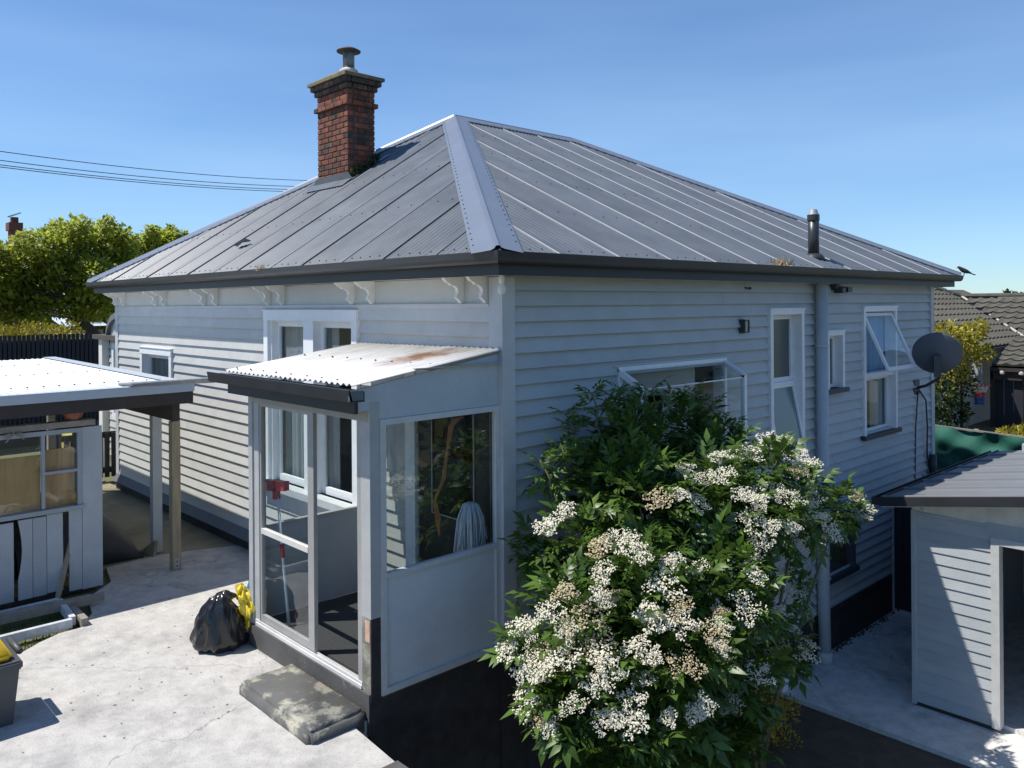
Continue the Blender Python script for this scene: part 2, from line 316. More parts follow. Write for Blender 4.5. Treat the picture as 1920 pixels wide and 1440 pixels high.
# ============================================================ HOUSE
HX = -9.27; HY = 9.25; WT = 3.18
house = thing('house', 'grey weatherboard house with hipped charcoal iron roof and brick chimney', 'house', (HX/2, HY/2, 0))
def grid_wall(u0, u1, z0, z1, holes, fn):
    us = sorted({u0, u1, *[h[0] for h in holes], *[h[1] for h in holes]}); zs = sorted({z0, z1, *[h[2] for h in holes], *[h[3] for h in holes]})
    us = [u for u in us if u0 <= u <= u1]; zs = [z for z in zs if z0 <= z <= z1]
    for a, b in zip(us, us[1:]):
        for c, e in zip(zs, zs[1:]):
            m = ((a+b)/2, (c+e)/2)
            if not any(h[0] < m[0] < h[1] and h[2] < m[1] < h[3] for h in holes): fn(a, b, c, e)
# openings (u0,u1,z0,z1)
L_MAIN = (-3.96, -2.15, 0.93, 2.78); L_SMALL = (-8.04, -6.95, 1.42, 2.24); L_DOOR = (-1.12, -0.10, 0.22, 2.28)
R_TALL = (4.24, 4.95, 1.10, 2.80); R_TINY = (5.66, 6.06, 1.82, 2.51); R_BIG = (6.75, 7.77, 1.10, 2.81); R_LOW = (5.56, 6.33, -0.60, 0.19); R_BOX = (1.50, 3.22, 1.20, 2.30)
lh = [L_MAIN, L_SMALL, L_DOOR]; rh = [R_TALL, R_TINY, R_BIG, R_LOW, R_BOX]
m = MB(); grid_wall(HX, -0.10, 0.1, 3.22, lh, lambda a, b, c, e: m.box(a, b, 0.0, 0.09, c, e)); m.build('wall', board_m, house)
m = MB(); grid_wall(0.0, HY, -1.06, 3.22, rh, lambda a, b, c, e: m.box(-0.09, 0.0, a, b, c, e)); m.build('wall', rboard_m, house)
box('wall', board_m, house, HX, HX+.09, 0.09, HY, 0.1, 3.22); box('wall', board_m, house, HX+.09, -.09, HY-.09, HY, .1, 3.22)
box('ceiling', room_m, house, HX+.09, -.09, .09, HY-.09, 3.10, 3.14)
box('floor', room_m, house, HX+.09, -.09, .09, HY-.09, .12, .18)
# weatherboards: bevel-back boards, each its own piece
def boards(rows, u0, u1, holes, make):
    for z0, z1 in rows:
        cuts = []
        for h in holes:
            ov = min(z1, h[3]) - max(z0, h[2])
            if ov > 0.25*(z1-z0): cuts.append((h[0], h[1]))
        cuts.sort(); c = u0
        for a, b in cuts+[(u1, u1)]:
            a2 = min(a, u1)
            if a2-c > 4.2 and random.random() < .6:
                jn = c+(a2-c)*random.uniform(.3, .7); make(c, jn-.0015, z0, z1); make(jn+.0015, a2, z0+random.uniform(-.002, .002), z1)
            elif a2-c > 0.03: make(c, a2, z0, z1)
            c = max(c, b)
def lboard(a, b, z0, z1):
    j = random.uniform(-.002, .002)
    MB().prism([(a, 0, z0), (a, -.031+j, z0+.001), (a, -.006, z1+.012), (a, 0, z1+.012)], (b-a, 0, 0)).build('weatherboard', board_m, house)
def rboard(a, b, z0, z1):
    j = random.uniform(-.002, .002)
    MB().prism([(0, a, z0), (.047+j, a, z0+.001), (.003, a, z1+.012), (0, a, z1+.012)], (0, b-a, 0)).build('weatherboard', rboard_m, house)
lrows = [(2.928-.1283*k, 2.928-.1283*(k-1)) for k in range(1, 22)]
rrows = [(3.06-.13*k, min(3.06-.13*(k-1), 3.165)) for k in range(0, 32)]
PORCH_X = -1.883
boards(lrows, HX+.10, -0.105, lh, lboard)
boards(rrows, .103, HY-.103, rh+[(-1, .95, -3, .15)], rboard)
# corner boards, frieze, plinth
box('corner_board', trim_grey, house, -.105, .056, -.038, .0, .22, 3.17); box('corner_board', trim_grey, house, .0, .056, .0, .103, .15, 3.17); box('foundation', found_m, house, .001, .02, -.045, .95, LOW, .15)
box('corner_board', trim_grey, house, HX-.03, HX+.10, -.034, .0, .2, 2.95); box('corner_board', trim_grey, house, .0, .056, HY-.103, HY+.02, -1.06, 3.17)
box('frieze_board', frieze_m, house, HX, -.105, -.020, .0, 2.945, 3.172)
box('frieze_board', trim_grey, house, HX, -.105, -.030, .0, 2.80, 2.944)
m = MB().prism([(HX, -.02, 2.952), (HX, -.046, 2.952), (HX, -.040, 2.925), (HX, -.031, 2.915), (HX, -.02, 2.915)], (-.105-HX, 0, 0)); m.build('moulding', trim_grey, house)
m = MB().prism([(HX, 0, .236), (HX, -.034, .236), (HX, -.10, .125), (HX, 0, .10)], (PORCH_X-HX, 0, 0)); m.build('plinth_board', material('plinth_grey', (.13, .14, .155), .6, .1), house)
box('foundation', found_m, house, HX+.02, PORCH_X, -.05, .0, -.02, .118)
box('foundation', found_m, house, -.09, .012, -.0, HY-.002, LOW-.02, -1.03)
m = MB(); m.prism([(0.012, .96, -1.075), (.036, .96, -1.075), (.036, .96, -1.045), (.012, .96, -1.03)], (0, HY-.99, 0)); m.build('base_strip', fascia_m, house)
# eaves
OF = 0.26; GO = 0.375
def sweep_eaves(name, prof, mat):
    def ring(o, z): return [(o, -o, z), (o, HY+o, z), (HX-o, HY+o, z), (HX-o, -o, z)]
    V = [p for o, z in prof for p in ring(o, z)]; n = len(prof); F = []
    for i in range(n):
        j = (i+1) % n
        for k in range(4): F.append((i*4+k, i*4+(k+1) % 4, j*4+(k+1) % 4, j*4+k))
    return MB().add(V, F).build(name, mat, house)
sweep_eaves('soffit', [(-.02, 3.178), (OF-.005, 3.178), (OF-.005, 3.190), (-.02, 3.190)], cream_m)
sweep_eaves('fascia', [(OF-.004, 3.170), (OF+.016, 3.170), (OF+.016, 3.335), (OF-.004, 3.335)], fascia_m)
sweep_eaves('gutter', [(OF+.018, 3.262), (OF+.082, 3.258), (GO-.012, 3.275), (GO-.004, 3.30), (GO+.004, 3.350), (GO-.006, 3.353), (GO-.016, 3.30), (GO-.03, 3.276), (OF+.03, 3.268), (OF+.024, 3.335), (OF+.018, 3.335)], dark_m)
# scroll brackets under the eave
prof = [(0, 2.958), (0.030, 2.958), (.055, 2.985), (.085, 3.005), (.070, 3.03), (.062, 3.055), (.075, 3.085), (.105, 3.105), (.14, 3.108), (.155, 3.125), (.185, 3.135), (.215, 3.165), (.235, 3.176), (0, 3.176)]
bx = [-9.20, -8.82, -7.45, -7.10, -5.72, -5.35, -3.93, -3.59, -2.146, -1.786, -.44, -.125]
bme = None
for x in bx:
    if bme is None:
        b0 = MB().prism([(-.038, -o-.0205, z) for o, z in prof], (.038, 0, 0)).build('eave_bracket', cream_m, house); bme = b0
        b0.data.transform(Matrix.Translation(house.location)); b0.location = Vector((x, 0, 0))-house.location
    else:
        b = bme.copy(); COL.objects.link(b); b.parent = house; b.location = Vector((x, 0, 0))-house.location

# ---- roof
Ap = Vector((-4.63, 3.34, 5.75)); Bp = Vector((-4.63, 5.92, 5.75)); EZ = 3.345; EO = 0.335
c_nr = Vector((EO, -EO, EZ)); c_nl = Vector((HX-EO, -EO, EZ)); c_fr = Vector((EO, HY+EO, EZ)); c_fl = Vector((HX-EO, HY+EO, EZ))
PITCH = 0.0762
roofscrews = MB()
pale_edge_m = material('pale_lap_edge', (0.58, 0.58, 0.58), 0.4, 0.1, 2)  # lap edges on the right face are paler than their sheets
def roof_face(p0, p1, top0, top1, width, start, step_dir, cutout=None):
    """p0->p1 along the eave; top0/top1 = the apexes above p0 / p1 side. sheets share no mesh because hips trim them"""
    ue = (p1-p0); Lh = ue.length; ue.normalize(); n = ue.cross((top0-p0)).normalized()
    if n.z < 0: n = -n
    vu = n.cross(ue).normalized()
    if vu.z < 0: vu = -vu
    def uv(q): q = q-p0; return q.dot(ue), q.dot(vu)
    a, b = uv(top0), uv(top1)
    def vmax(u):
        if u <= a[0]: return a[1]*u/a[0] if a[0] > 0 else 0
        if u >= b[0]: return b[1]*(Lh-u)/(Lh-b[0])
        return a[1]
    s = start
    while s < Lh:
        e = min(s+width, Lh); u_a = max(s, 0.0)
        if e-u_a > .02:
            du = PITCH/8; us = list(np.arange(u_a, e+.028, du)); us = [min(u, Lh-.001) for u in us]
            lo, hi = [], []
            for k, u in enumerate(us):
                h = 0.0085*math.sin(2*math.pi*(u-start)/PITCH)
                # the free lap edge rides over its neighbour
                t = (u-u_a)/(e-u_a); ride = 0.004
                if step_dir > 0: ride += 0.012*max(0.0, (t-0.86)/0.14)
                else: ride += 0.015*max(0.0, (0.14-t)/0.14)
                vm = max(vmax(min(u, Lh)), 0.0)
                lo.append(p0+ue*u+vu*(-0.03)+n*(h+ride)); hi.append(p0+ue*u+vu*vm+n*(h+ride))
            V = lo+hi; N_ = len(us); F = [(i, i+1, N_+i+1, N_+i) for i in range(N_-1)]
            # turned down lap edge
            i = N_-1 if step_dir > 0 else 0
            so = MB().add(V, F).build('roof_sheet', roof_m, house, smooth=True)
            MB().add([lo[i], lo[i]-n*.012, hi[i]-n*.012, hi[i]], [(0, 1, 2, 3)]).build('lap_edge', roof_m if step_dir > 0 else pale_edge_m, so)
        s += width
    for vrow in (0.06, 1.15, 2.25, 3.35, 4.4):
        u = start+PITCH*.25; k = 0
        while u < Lh:
            if u > .05 and vmax(u) > vrow+.18 and (k % 2 == 0):
                c = p0+ue*u+vu*(vrow+random.uniform(-.012, .012))+n*.012
                roofscrews.lathe([(.0075, 0), (.0075, .004), (.004, .009)], c, 6, n)
            u += PITCH*(1 if vrow < .1 else 1.5); k += 1
    return n
nL = roof_face(c_nl, c_nr, Ap, Ap, 0.7239, -0.25, +1)
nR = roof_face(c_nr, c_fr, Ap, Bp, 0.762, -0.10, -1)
nF = roof_face(c_fl, c_nl, Bp, Ap, 0.762, 0, +1)
nB = roof_face(c_fr, c_fl, Bp, Bp, 0.762, 0, +1)
roofscrews.build('roof_screws', screw_m, house, kind='stuff')
def capping(p, q, na, nb, name='hip_flashing', w=.20, ext0=.0, ext1=.0):
    t = (q-p).normalized(); p = p-t*ext0; q = q+t*ext1
    wa = na.cross(t); wb_ = nb.cross(t)
    if wa.z > 0: wa = -wa
    if wb_.z > 0: wb_ = -wb_
    up = (na+nb).normalized()
    pr = [wa*w+na*.012, wa*w+na*.029, wa*.045+na*.036+up*.004, wa*.030+up*.046, wa*.012+up*.060, wb_*.012+up*.060, wb_*.030+up*.046, wb_*.045+nb*.036+up*.004, wb_*w+nb*.029, wb_*w+nb*.012]
    V = [p+x+t*(max(0.0, -x.z)/max(t.z, .05) if t.z > .05 else 0) for x in pr]+[q+x for x in pr]; k = len(pr)
    o = MB().add(V, [(i, i+1, k+i+1, k+i) for i in range(k-1)]).build(name, flash_m, house)
    sc = MB(); n_ = int((q-p).length/.16)
    for i in range(2, n_):
        for ww, nn in ((wa, na), (wb_, nb)):
            c = p+(q-p)*(i/n_)+ww*(w-.03)+nn*.029; sc.lathe([(.009, 0), (.006, .008)], c, 6, nn)
    sc.build('flashing_rivets', screw_m, o, kind='stuff')
capping(c_nr, Ap, nL, nR, ext0=.02); capping(c_nl, Ap, nL, nF); capping(Ap, Bp, nR, nF, 'ridge_flashing', ext0=.0); capping(c_fr, Bp, nR, nB); capping(c_fl, Bp, nF, nB)

# ---- chimney
ch = bpy.data.objects.new('chimney', None); COL.objects.link(ch); ch.parent = house
CX0, CX1, CY0, CY1 = -5.82, -4.99, 1.70, 2.15
cc = Vector(((CX0+CX1)/2, (CY0+CY1)/2, 4.6)); ch.location = cc-house.location
MB().box(CX0+.012, CX1-.012, CY0+.012, CY1-.012, 4.45, 6.2).build('mortar_core', mortar_m, ch)
bl, bh, bt = .2025, .074, .10
def brick_mesh(l, w, h, seed):
    rg = random.Random(seed); bm = bmesh.new(); bmesh.ops.create_cube(bm, size=1.0)
    for v in bm.verts: v.co = Vector((v.co.x*l, v.co.y*w, v.co.z*h))
    bmesh.ops.bevel(bm, geom=list(bm.edges), offset=.006, segments=1, affect='EDGES')
    for v in bm.verts: v.co += Vector((rg.uniform(-.0025, .0025), rg.uniform(-.002, .002), rg.uniform(-.002, .002)))
    me = bpy.data.meshes.new('brick'); bm.to_mesh(me); bm.free(); return me
BM = {}
def brick(x, y, z, l, w, h, mat):
    key = (round(l, 3), round(w, 3), round(h, 3), mat.name, random.randrange(3))
    if key not in BM: BM[key] = brick_mesh(l, w, h, hash(key[:3]) % 999+key[4]); BM[key].materials.append(mat)
    o = bpy.data.objects.new('brick', BM[key]); COL.objects.link(o); o.parent = ch; o.location = Vector((x, y, z))-cc
    return o
def course(z, ext, odd, h=bh, mat=brick_m):
    x0, x1, y0, y1 = CX0-ext, CX1+ext, CY0-ext, CY1+ext; g = .009
    mm = lambda: mat if mat is sootbrick_m or random.random() > .10 else sootbrick_m
    def run(a, b, n, off, put):
        step = (b-a)/n; e = [a+step*(i+off) for i in range(-1, n+2)]
        for p, q in zip(e, e[1:]):
            p = max(p, a); q = min(q, b)
            if q-p > .03: put((p+q)/2, q-p-g)
    w = .09
    run(x0, x1, 4, .5 if odd else 0, lambda c, l: brick(c, y0+w/2, z+h/2, round(l, 3), w, h-g, mm()))
    run(x0, x1, 4, .5 if odd else 0, lambda c, l: brick(c, y1-w/2, z+h/2, round(l, 3), w, h-g, mm()))
    run(y0+w+g, y1-w-g, 2 if not odd else 1, .0 if odd else 0.5, lambda c, l: brick(x1-w/2, c, z+h/2, w, round(l, 3), h-g, mm()))
    run(y0+w+g, y1-w-g, 2 if not odd else 1, .0 if odd else 0.5, lambda c, l: brick(x0+w/2, c, z+h/2, w, round(l, 3), h-g, mm()))
z = 4.60; k = 0
while z < 5.76: course(z, 0, k % 2); z += .0775; k += 1
course(z, .04, k % 2); z += .08; k += 1
course(z, 0.002, k % 2); z += .0775; k += 1
course(z, 0.002, k % 2); z += .0775; k += 1
course(z, .035, k % 2, mat=sootbrick_m); z += .0775; k += 1
course(z, .075, k % 2, mat=sootbrick_m); z += .0775
zt = z
m = MB(); e0 = .105
m.add([(CX0-e0, CY0-e0, zt), (CX1+e0, CY0-e0, zt), (CX1+e0, CY1+e0, zt), (CX0-e0, CY1+e0, zt), (CX0-e0, CY0-e0, zt+.045), (CX1+e0, CY0-e0, zt+.045), (CX1+e0, CY1+e0, zt+.045), (CX0-e0, CY1+e0, zt+.045),
       (cc.x-.16, cc.y-.13, zt+.17), (cc.x+.16, cc.y-.13, zt+.17), (cc.x+.16, cc.y+.13, zt+.17), (cc.x-.16, cc.y+.13, zt+.17)],
      [(0, 3, 2, 1), (0, 1, 5, 4), (1, 2, 6, 5), (2, 3, 7, 6), (3, 0, 4, 7), (4, 5, 9, 8), (5, 6, 10, 9), (6, 7, 11, 10), (7, 4, 8, 11), (8, 9, 10, 11)])
m.build('cap', lichen_m, ch)
fc = (cc.x+.09, cc.y, zt+.12)
MB().lathe([(.15, .02), (.13, .07), (.085, .10)], fc, 20).build('flue_collar', material('pale_cement', (.5, .5, .48), .8, .1), ch, smooth=True)
MB().lathe([(.083, .08), (.083, .34)], fc, 20).build('flue_pipe', material('stained_metal', (.26, .27, .26), .6, .25, 9, metal=.2, col2=(.06, .05, .045), s2=9), ch, smooth=True)
MB().lathe([(.17, .335), (.175, .35), (.11, .385), (.02, .40)], fc, 20).build('flue_cowl', material('rusted_cowl', (.055, .042, .036), .7, .25, 12), ch, smooth=True)
# lead flashing at the chimney foot
def on_left(x, y, off=.0): return Vector((x, y, EZ+(y+EO)*(5.75-EZ)/(3.34+EO)+off))
m = MB(); V = [on_left(CX0-.12, CY0-.16, .03), on_left(CX1+.10, CY0-.16, .03), on_left(CX1+.10, CY0-.0, .045), on_left(CX0-.12, CY0-.0, .045)]
V += [Vector((CX1+.02, CY0-.012, V[2].z+.08)), Vector((CX0-.02, CY0-.012, V[3].z+.08))]
m.add(V, [(0, 1, 2, 3), (3, 2, 4, 5)])
V = [on_left(CX1, CY0-.02, .03), on_left(CX1+.12, CY0-.02, .03), on_left(CX1+.12, CY1+.2, .03), on_left(CX1, CY1+.2, .03)]; m.add(V, [(0, 1, 2, 3)])
m.build('flashing', roof_m, ch)
mp_ = np.array([on_left(CX1+random.uniform(.0, .09), CY0+.02+.46*random.random()**.8, random.uniform(.02, .13)) for _ in range(170)]); md_ = RNG.normal(size=(170, 3))+np.array([.6, -.2, .7])
mp_d = md_/np.linalg.norm(md_, axis=1, keepdims=True); ms_ = np.cross(mp_d, RNG.normal(size=(170, 3))); ms_ /= np.linalg.norm(ms_, axis=1, keepdims=True); ml_ = RNG.uniform(.03, .07, 170)[:, None]
mv_ = np.stack([mp_, mp_+mp_d*ml_*.5+ms_*ml_*.35, mp_+mp_d*ml_, mp_+mp_d*ml_*.5-ms_*ml_*.35], 1).reshape(-1, 3)
mesh_np('moss_clump', mv_, np.arange(680).reshape(-1, 4), leaf_dark, ch)

# ---- windows
def window(plane, name_label, o, depth_out=.045, fw=.055, sashes=None, sill=None, glassmat=pane_m, mat=white_m, sash_w=.045, recess=.05):
    """plane 'L' (y=0 faces -y) or 'R' (x=0 faces +x). o = opening (u0,u1,z0,z1). sashes = list of (u0,u1,z0,z1,glass)"""
    u0, u1, z0, z1 = o
    def bx_(mb, a, b, c, e, d0, d1):     # d measured outwards
        if plane == 'L': mb.box(a, b, -d1, -d0, c, e)
        else: mb.box(d0, d1, a, b, c, e)
    w = bpy.data.objects.new('window', None); COL.objects.link(w); w.parent = house
    c = Vector(((u0+u1)/2, 0, z0)) if plane == 'L' else Vector((0, (u0+u1)/2, z0)); w.location = c-house.location
    if name_label: w['label'] = name_label
    m = MB(); t = fw
    bx_(m, u0-t, u0+.012, z0, z1, -.0, depth_out); bx_(m, u1-.012, u1+t, z0, z1, -.0, depth_out)
    bx_(m, u0-t, u1+t, z1, z1+t*1.25, -.0, depth_out+.004)
    bx_(m, u0-t-.012, u1+t+.012, z1+t*1.25, z1+t*1.25+.014, -.0, depth_out+.016)
    # reveal lining
    bx_(m, u0, u0+.011, z0, z1, -.10, -.001); bx_(m, u1-.011, u1, z0, z1, -.10, -.001); bx_(m, u0+.011, u1-.011, z1-.012, z1, -.10, -.001)
    m.build('frame', mat, w)
    if sill:
        m = MB(); bx_(m, u0-sill[0], u1+sill[0], z0-sill[2], z0, -.10, sill[1]); m.build('sill', sill[3], w)
    for s in (sashes or [(u0+.012, u1-.012, z0, z1-.012, glassmat)]):
        a, b, c_, e, gm = s; q = sash_w
        m = MB(); d0, d1 = -recess-.02, -recess+.015
        bx_(m, a, a+q, c_, e, d0, d1); bx_(m, b-q, b, c_, e, d0, d1); bx_(m, a+q, b-q, c_, c_+q*1.3, d0, d1); bx_(m, a+q, b-q, e-q, e, d0, d1)
        so = m.build('sash', mat, w)
        (box('pane', gm, w, a+q, b-q, recess+.002, recess+.006, c_+q*1.3, e-q) if plane == 'L' else box('pane', gm, w, -recess-.006, -recess-.002, a+q, b-q, c_+q*1.3, e-q))
    return w
def curtain(plane, u0, u1, z0, z1, parent, mat, d=.16, waves=9, amp=.02):
    N_ = 60; V = []
    for i in range(N_+1):
        t = i/N_; u = u0+(u1-u0)*t; off = d+amp*math.sin(t*waves*2*math.pi)+amp*.5*math.sin(t*waves*4.3+1)
        for zz in (z0, z1): V.append((u, off, zz) if plane == 'L' else (-off, u, zz))
    MB().add(V, [(2*i, 2*i+2, 2*i+3, 2*i+1) for i in range(N_)]).build('curtain', mat, parent, smooth=True)
mid = -3.02
w = window('L', 'large white twin sash window beside the porch', L_MAIN, depth_out=.055, fw=.085, sash_w=.06, recess=.06,
           sashes=[(L_MAIN[0]+.05, mid-.10, .931, 2.77, pane_m), (mid+.10, L_MAIN[1]-.05, .931, 2.77, pane_m)], sill=(.16, .13, .075, trim_grey))
box('mullion', white_m, w, mid-.105, mid+.105, -.052, .08, .93, 2.78)
box('mullion', white_m, w, L_MAIN[0], L_MAIN[0]+.052, -.02, .08, .93, 2.78); box('mullion', white_m, w, L_MAIN[1]-.052, L_MAIN[1], -.02, .08, .93, 2.78)
curtain('L', L_MAIN[0], -3.35, .95, 2.75, w, curtain_w, waves=5); curtain('L', mid+.02, -2.75, .95, 2.75, w, curtain_w, waves=3)
box('apron_board', trim_grey, w, L_MAIN[0]-.02, L_MAIN[1]+.02, -.034, .0, .66, .853)
w = window('L', 'small white window near the street end', L_SMALL, depth_out=.055, fw=.075, sash_w=.05, recess=.06)
curtain('L', -7.75, -6.97, 1.42, 2.2, w, curtain_w, waves=6, d=.13); box('blind', material('olive_blind', (.40, .40, .36), .85, .08, 3), w, -8.2, -7.7, .16, .165, 1.40, 2.24)
sl_ = (.10, .095, .055, material('navy_sill', (.035, .045, .06), .5, .1))
w = window('R', 'tall narrow window with frosted panes', R_TALL, depth_out=.06, fw=.05, recess=.085, sill=(.06, .06, .04, white_m),
           sashes=[(R_TALL[0]+.012, R_TALL[1]-.012, 1.98, 2.785, frost2_m)])
# lower frosted hopper tilted out
def tilted_sash(parent, y0, y1, z_h, length, ang, hinge_top, gm, x0=.0, q=.045):
    """awning sash swung out from its hinge line"""
    s = -1 if hinge_top else 1
    dirv = Vector((math.sin(ang), 0, s*math.cos(ang))); nrm = Vector((math.cos(ang), 0, -s*math.sin(ang)))
    def P(u, v, dd): return Vector((x0, u, z_h))+dirv*v+nrm*dd
    m = MB()
    def bar(u0, u1, v0, v1, d0, d1, mb):
        mb.add([P(u0, v0, d0), P(u1, v0, d0), P(u1, v1, d0), P(u0, v1, d0), P(u0, v0, d1), P(u1, v0, d1), P(u1, v1, d1), P(u0, v1, d1)], [(0, 3, 2, 1), (4, 5, 6, 7), (0, 1, 5, 4), (1, 2, 6, 5), (2, 3, 7, 6), (3, 0, 4, 7)])
    bar(y0, y0+q, 0, length, 0, .035, m); bar(y1-q, y1, 0, length, 0, .035, m); bar(y0+q, y1-q, 0, q, 0, .035, m); bar(y0+q, y1-q, length-q*1.3, length, 0, .035, m)
    s_ = m.build('sash', white_m, parent); s_['label'] = 'white sash swung open'
    MB().add([P(y0+q, q, .016), P(y1-q, q, .016), P(y1-q, length-q*1.3, .016), P(y0+q, length-q*1.3, .016)], [(0, 1, 2, 3)]).build('pane', gm, parent)
tilted_sash(w, R_TALL[0]+.014, R_TALL[1]-.014, 1.955, .84, R(11), True, frost_m, x0=-.08)
box('transom', white_m, w, -.10, -.03, R_TALL[0]+.012, R_TALL[1]-.012, 1.955, 1.985)
w = window('R', 'tiny white window over a navy sill', R_TINY, depth_out=.058, fw=.045, recess=.075, sash_w=.035, glassmat=frost2_m, sill=sl_)
w = window('R', 'white window with its upper sash propped open', R_BIG, depth_out=.058, fw=.05, recess=.07, sill=sl_, sashes=[(R_BIG[0]+.012, R_BIG[1]-.012, 1.10, 1.88, pane_m)])
box('transom', white_m, w, -.10, .03, R_BIG[0]+.012, R_BIG[1]-.012, 1.88, 1.95)
tilted_sash(w, R_BIG[0]+.03, R_BIG[1]-.03, 2.775, .86, R(24), True, pane_m, x0=-.02)
curtain('R', 6.80, 7.75, 1.95, 2.8, w, curtain_m, d=.13, waves=7); curtain('R', 6.98, 7.22, 1.12, 1.9, w, curtain_w, d=.16, waves=3); curtain('R', 7.4, 7.75, 1.12, 1.9, w, curtain_w, d=.16, waves=4)
w = window('R', 'low basement window in a navy frame', R_LOW, depth_out=.058, fw=.06, recess=.05, sash_w=.03, mat=material('navy_frame', (.07, .09, .115), .5, .1), sill=sl_)
box('blind', material('cream_blind', (.42, .37, .29), .8, .15, 4), w, -.16, -.15, R_LOW[0]+.02, R_LOW[1]-.14, -.28, .18)
box('jamb', material('red_brown_jamb', (.10, .035, .025), .6, .15), w, -.05, -.02, R_LOW[1]-.13, R_LOW[1]-.07, -.55, .18)
# garden window box
gw = bpy.data.objects.new('window', None); COL.objects.link(gw); gw.parent = house; gw.location = Vector((0, 2.36, 1.15))-house.location; gw['label'] = 'white framed greenhouse window box jutting from the wall'
GX = .29; g0, g1 = 1.44, 3.27; zb, zf, zl = 2.325, 2.165, 1.16
m = MB()
for y in (g0, g1):
    yy = y+(.025 if y == g0 else -.025)
    m.bar((0.0, yy, zb), (GX, yy, zf), .05, .05); m.bar((GX-.02, yy, zf+.01), (GX-.02, yy, zl), .05, .045); m.bar((.03, yy, zb), (.03, yy, zl), .04, .05); m.bar((0.0, yy, zl), (GX, yy, zl), .05, .05)
m.bar((.025, g0, zb+.005), (.025, g1, zb+.005), .05, .045); m.bar((GX-.02, g0+.05, zf-.012), (GX-.02, g1-.05, zf-.012), .012, .012); m.bar((GX-.02, g0+.05, zl), (GX-.02, g1-.05, zl), .045, .045)
m.build('frame', white_m, gw)
m = MB().add([(.05, g0+.05, zb-.01), (.05, g1-.05, zb-.01), (GX-.02, g1-.05, zf+.01), (GX-.02, g0+.05, zf+.01)], [(0, 1, 2, 3)]); m.build('pane', pane_m, gw)
m = MB().add([(GX-.02, g0+.05, zl+.02), (GX-.02, g1-.05, zl+.02), (GX-.02, g1-.05, zf-.01), (GX-.02, g0+.05, zf-.01)], [(0, 1, 2, 3)]); m.build('pane', pane_m, gw)
for y in (g0+.025, g1-.025):
    MB().add([(.04, y, zl+.02), (GX-.05, y, zl+.02), (GX-.05, y, zf-.01), (.04, y, zb-.04)], [(0, 1, 2, 3)]).build('pane', pane_m, gw)
box('sill', white_m, gw, 0, GX, g0, g1, zl-.06, zl-.02)
box('head_flashing', trim_grey, gw, .0, .04, g0-.05, g1+.02, zb+.03, zb+.045)
box('roller_blind', material('olive_blind', (.40, .40, .36), .85, .08, 3), gw, -.12, -.11, 1.52, 2.9, 2.02, 2.3)
box('inner_wall', material('pale_inner_wall', (.45, .47, .47), .8, .06), gw, -.42, -.40, 2.72, 3.3, 1.1, 2.4)
box('inner_wall', room_m, gw, -.62, -.60, 1.3, 2.72, 1.0, 2.4)

# ---- pipes and fixings that belong to the house
m = MB().tube([(.115, 5.34, 3.19), (.115, 5.34, -.6), (.125, 5.34, LOW+.13)], .075, 18); dp = m.build('downpipe', material('grey_pipe', (.44, .47, .49), .5, .06), house, smooth=True)
m = MB()
for zz in (2.4, .9, -.5): m.lathe([(.086, -.012), (.086, .012)], (.117, 5.34, zz), 18)
m.build('pipe_clip', trim_grey, dp)
MB().lathe([(.098, 0), (.095, .12), (.08, .14)], (.125, 5.34, LOW), 18).build('pipe_shoe', material('pale_cement', (.5, .5, .48)), dp, smooth=True)
fl = bpy.data.objects.new('roof_flue', None); COL.objects.link(fl); fl.parent = house; fl.location = Vector((-.03, 5.43, 3.5))-house.location
MB().lathe([(.068, -.05), (.068, .50)], (-.03, 5.43, 3.52), 20).build('flue_pipe', dark_m, fl, smooth=True)
MB().lathe([(.076, .46), (.076, .535)], (-.03, 5.43, 3.52), 20).build('flue_band', dark_m, fl); MB().lathe([(.066, .536), (.045, .60), (.03, .605)], (-.03, 5.43, 3.52), 20).build('flue_cap', alu_m, fl)
MB().lathe([(.15, -.05), (.13, .0), (.09, .04)], (-.03, 5.43, 3.52), 20).build('flue_boot', dark_m, fl, smooth=True)
def on_right(x, y, off=0): return Vector((x, y, EZ+(EO-x)*(5.75-EZ)/(4.63+EO)+off))

# ---- front verandah end beyond the far corner
ver = thing('verandah', 'grey bullnose verandah end with brown beam beyond far house corner', 'verandah', (-10.2, .6, 0))
VY = .32
m = MB(); pts = []
for i in range(13):
    a = R(90-90*i/12); pts.append((-10.33-.62*math.cos(a), 2.45+.40*math.sin(a)))
pts = [(HX-.02, 2.90)]+pts
for w_, nm in ((.0, 'bullnose_roof'),):
    V = []
    for x, zz in pts: V += [(x, VY, zz), (x, VY+2.2, zz), (x+.05*(.2), VY, zz-.10), (x+.01, VY+2.2, zz-.10)]
    F = []
    for i in range(len(pts)-1):
        a, b = 4*i, 4*i+4; F += [(a, b, b+1, a+1), (a+2, a+3, b+3, b+2), (a, a+2, b+2, b), (a+1, b+1, b+3, a+3)]
    F += [(4*len(pts)-4, 4*len(pts)-2, 4*len(pts)-1, 4*len(pts)-3)]
    m.add(V, F)
m.build('bullnose_roof', material('verandah_iron', (.16, .17, .185), .5, .08), ver, smooth=False)
V = [(x, VY+.06, zz-.09) for x, zz in pts]; V = [(HX-.02, VY+.06, 2.44), ]+V+[(pts[-1][0], VY+.06, 2.44)]
MB().prism(V, (0, .03, 0)).build('end_panel', trim_grey, ver)
box('beam', material('brown_beam', (.10, .08, .07), .7, .12), ver, -11.55, HX-.02, VY-.05, VY+.15, 2.36, 2.44)
box('post', cream_m, ver, -11.34, -11.15, VY, VY+.12, -.03, 2.36)
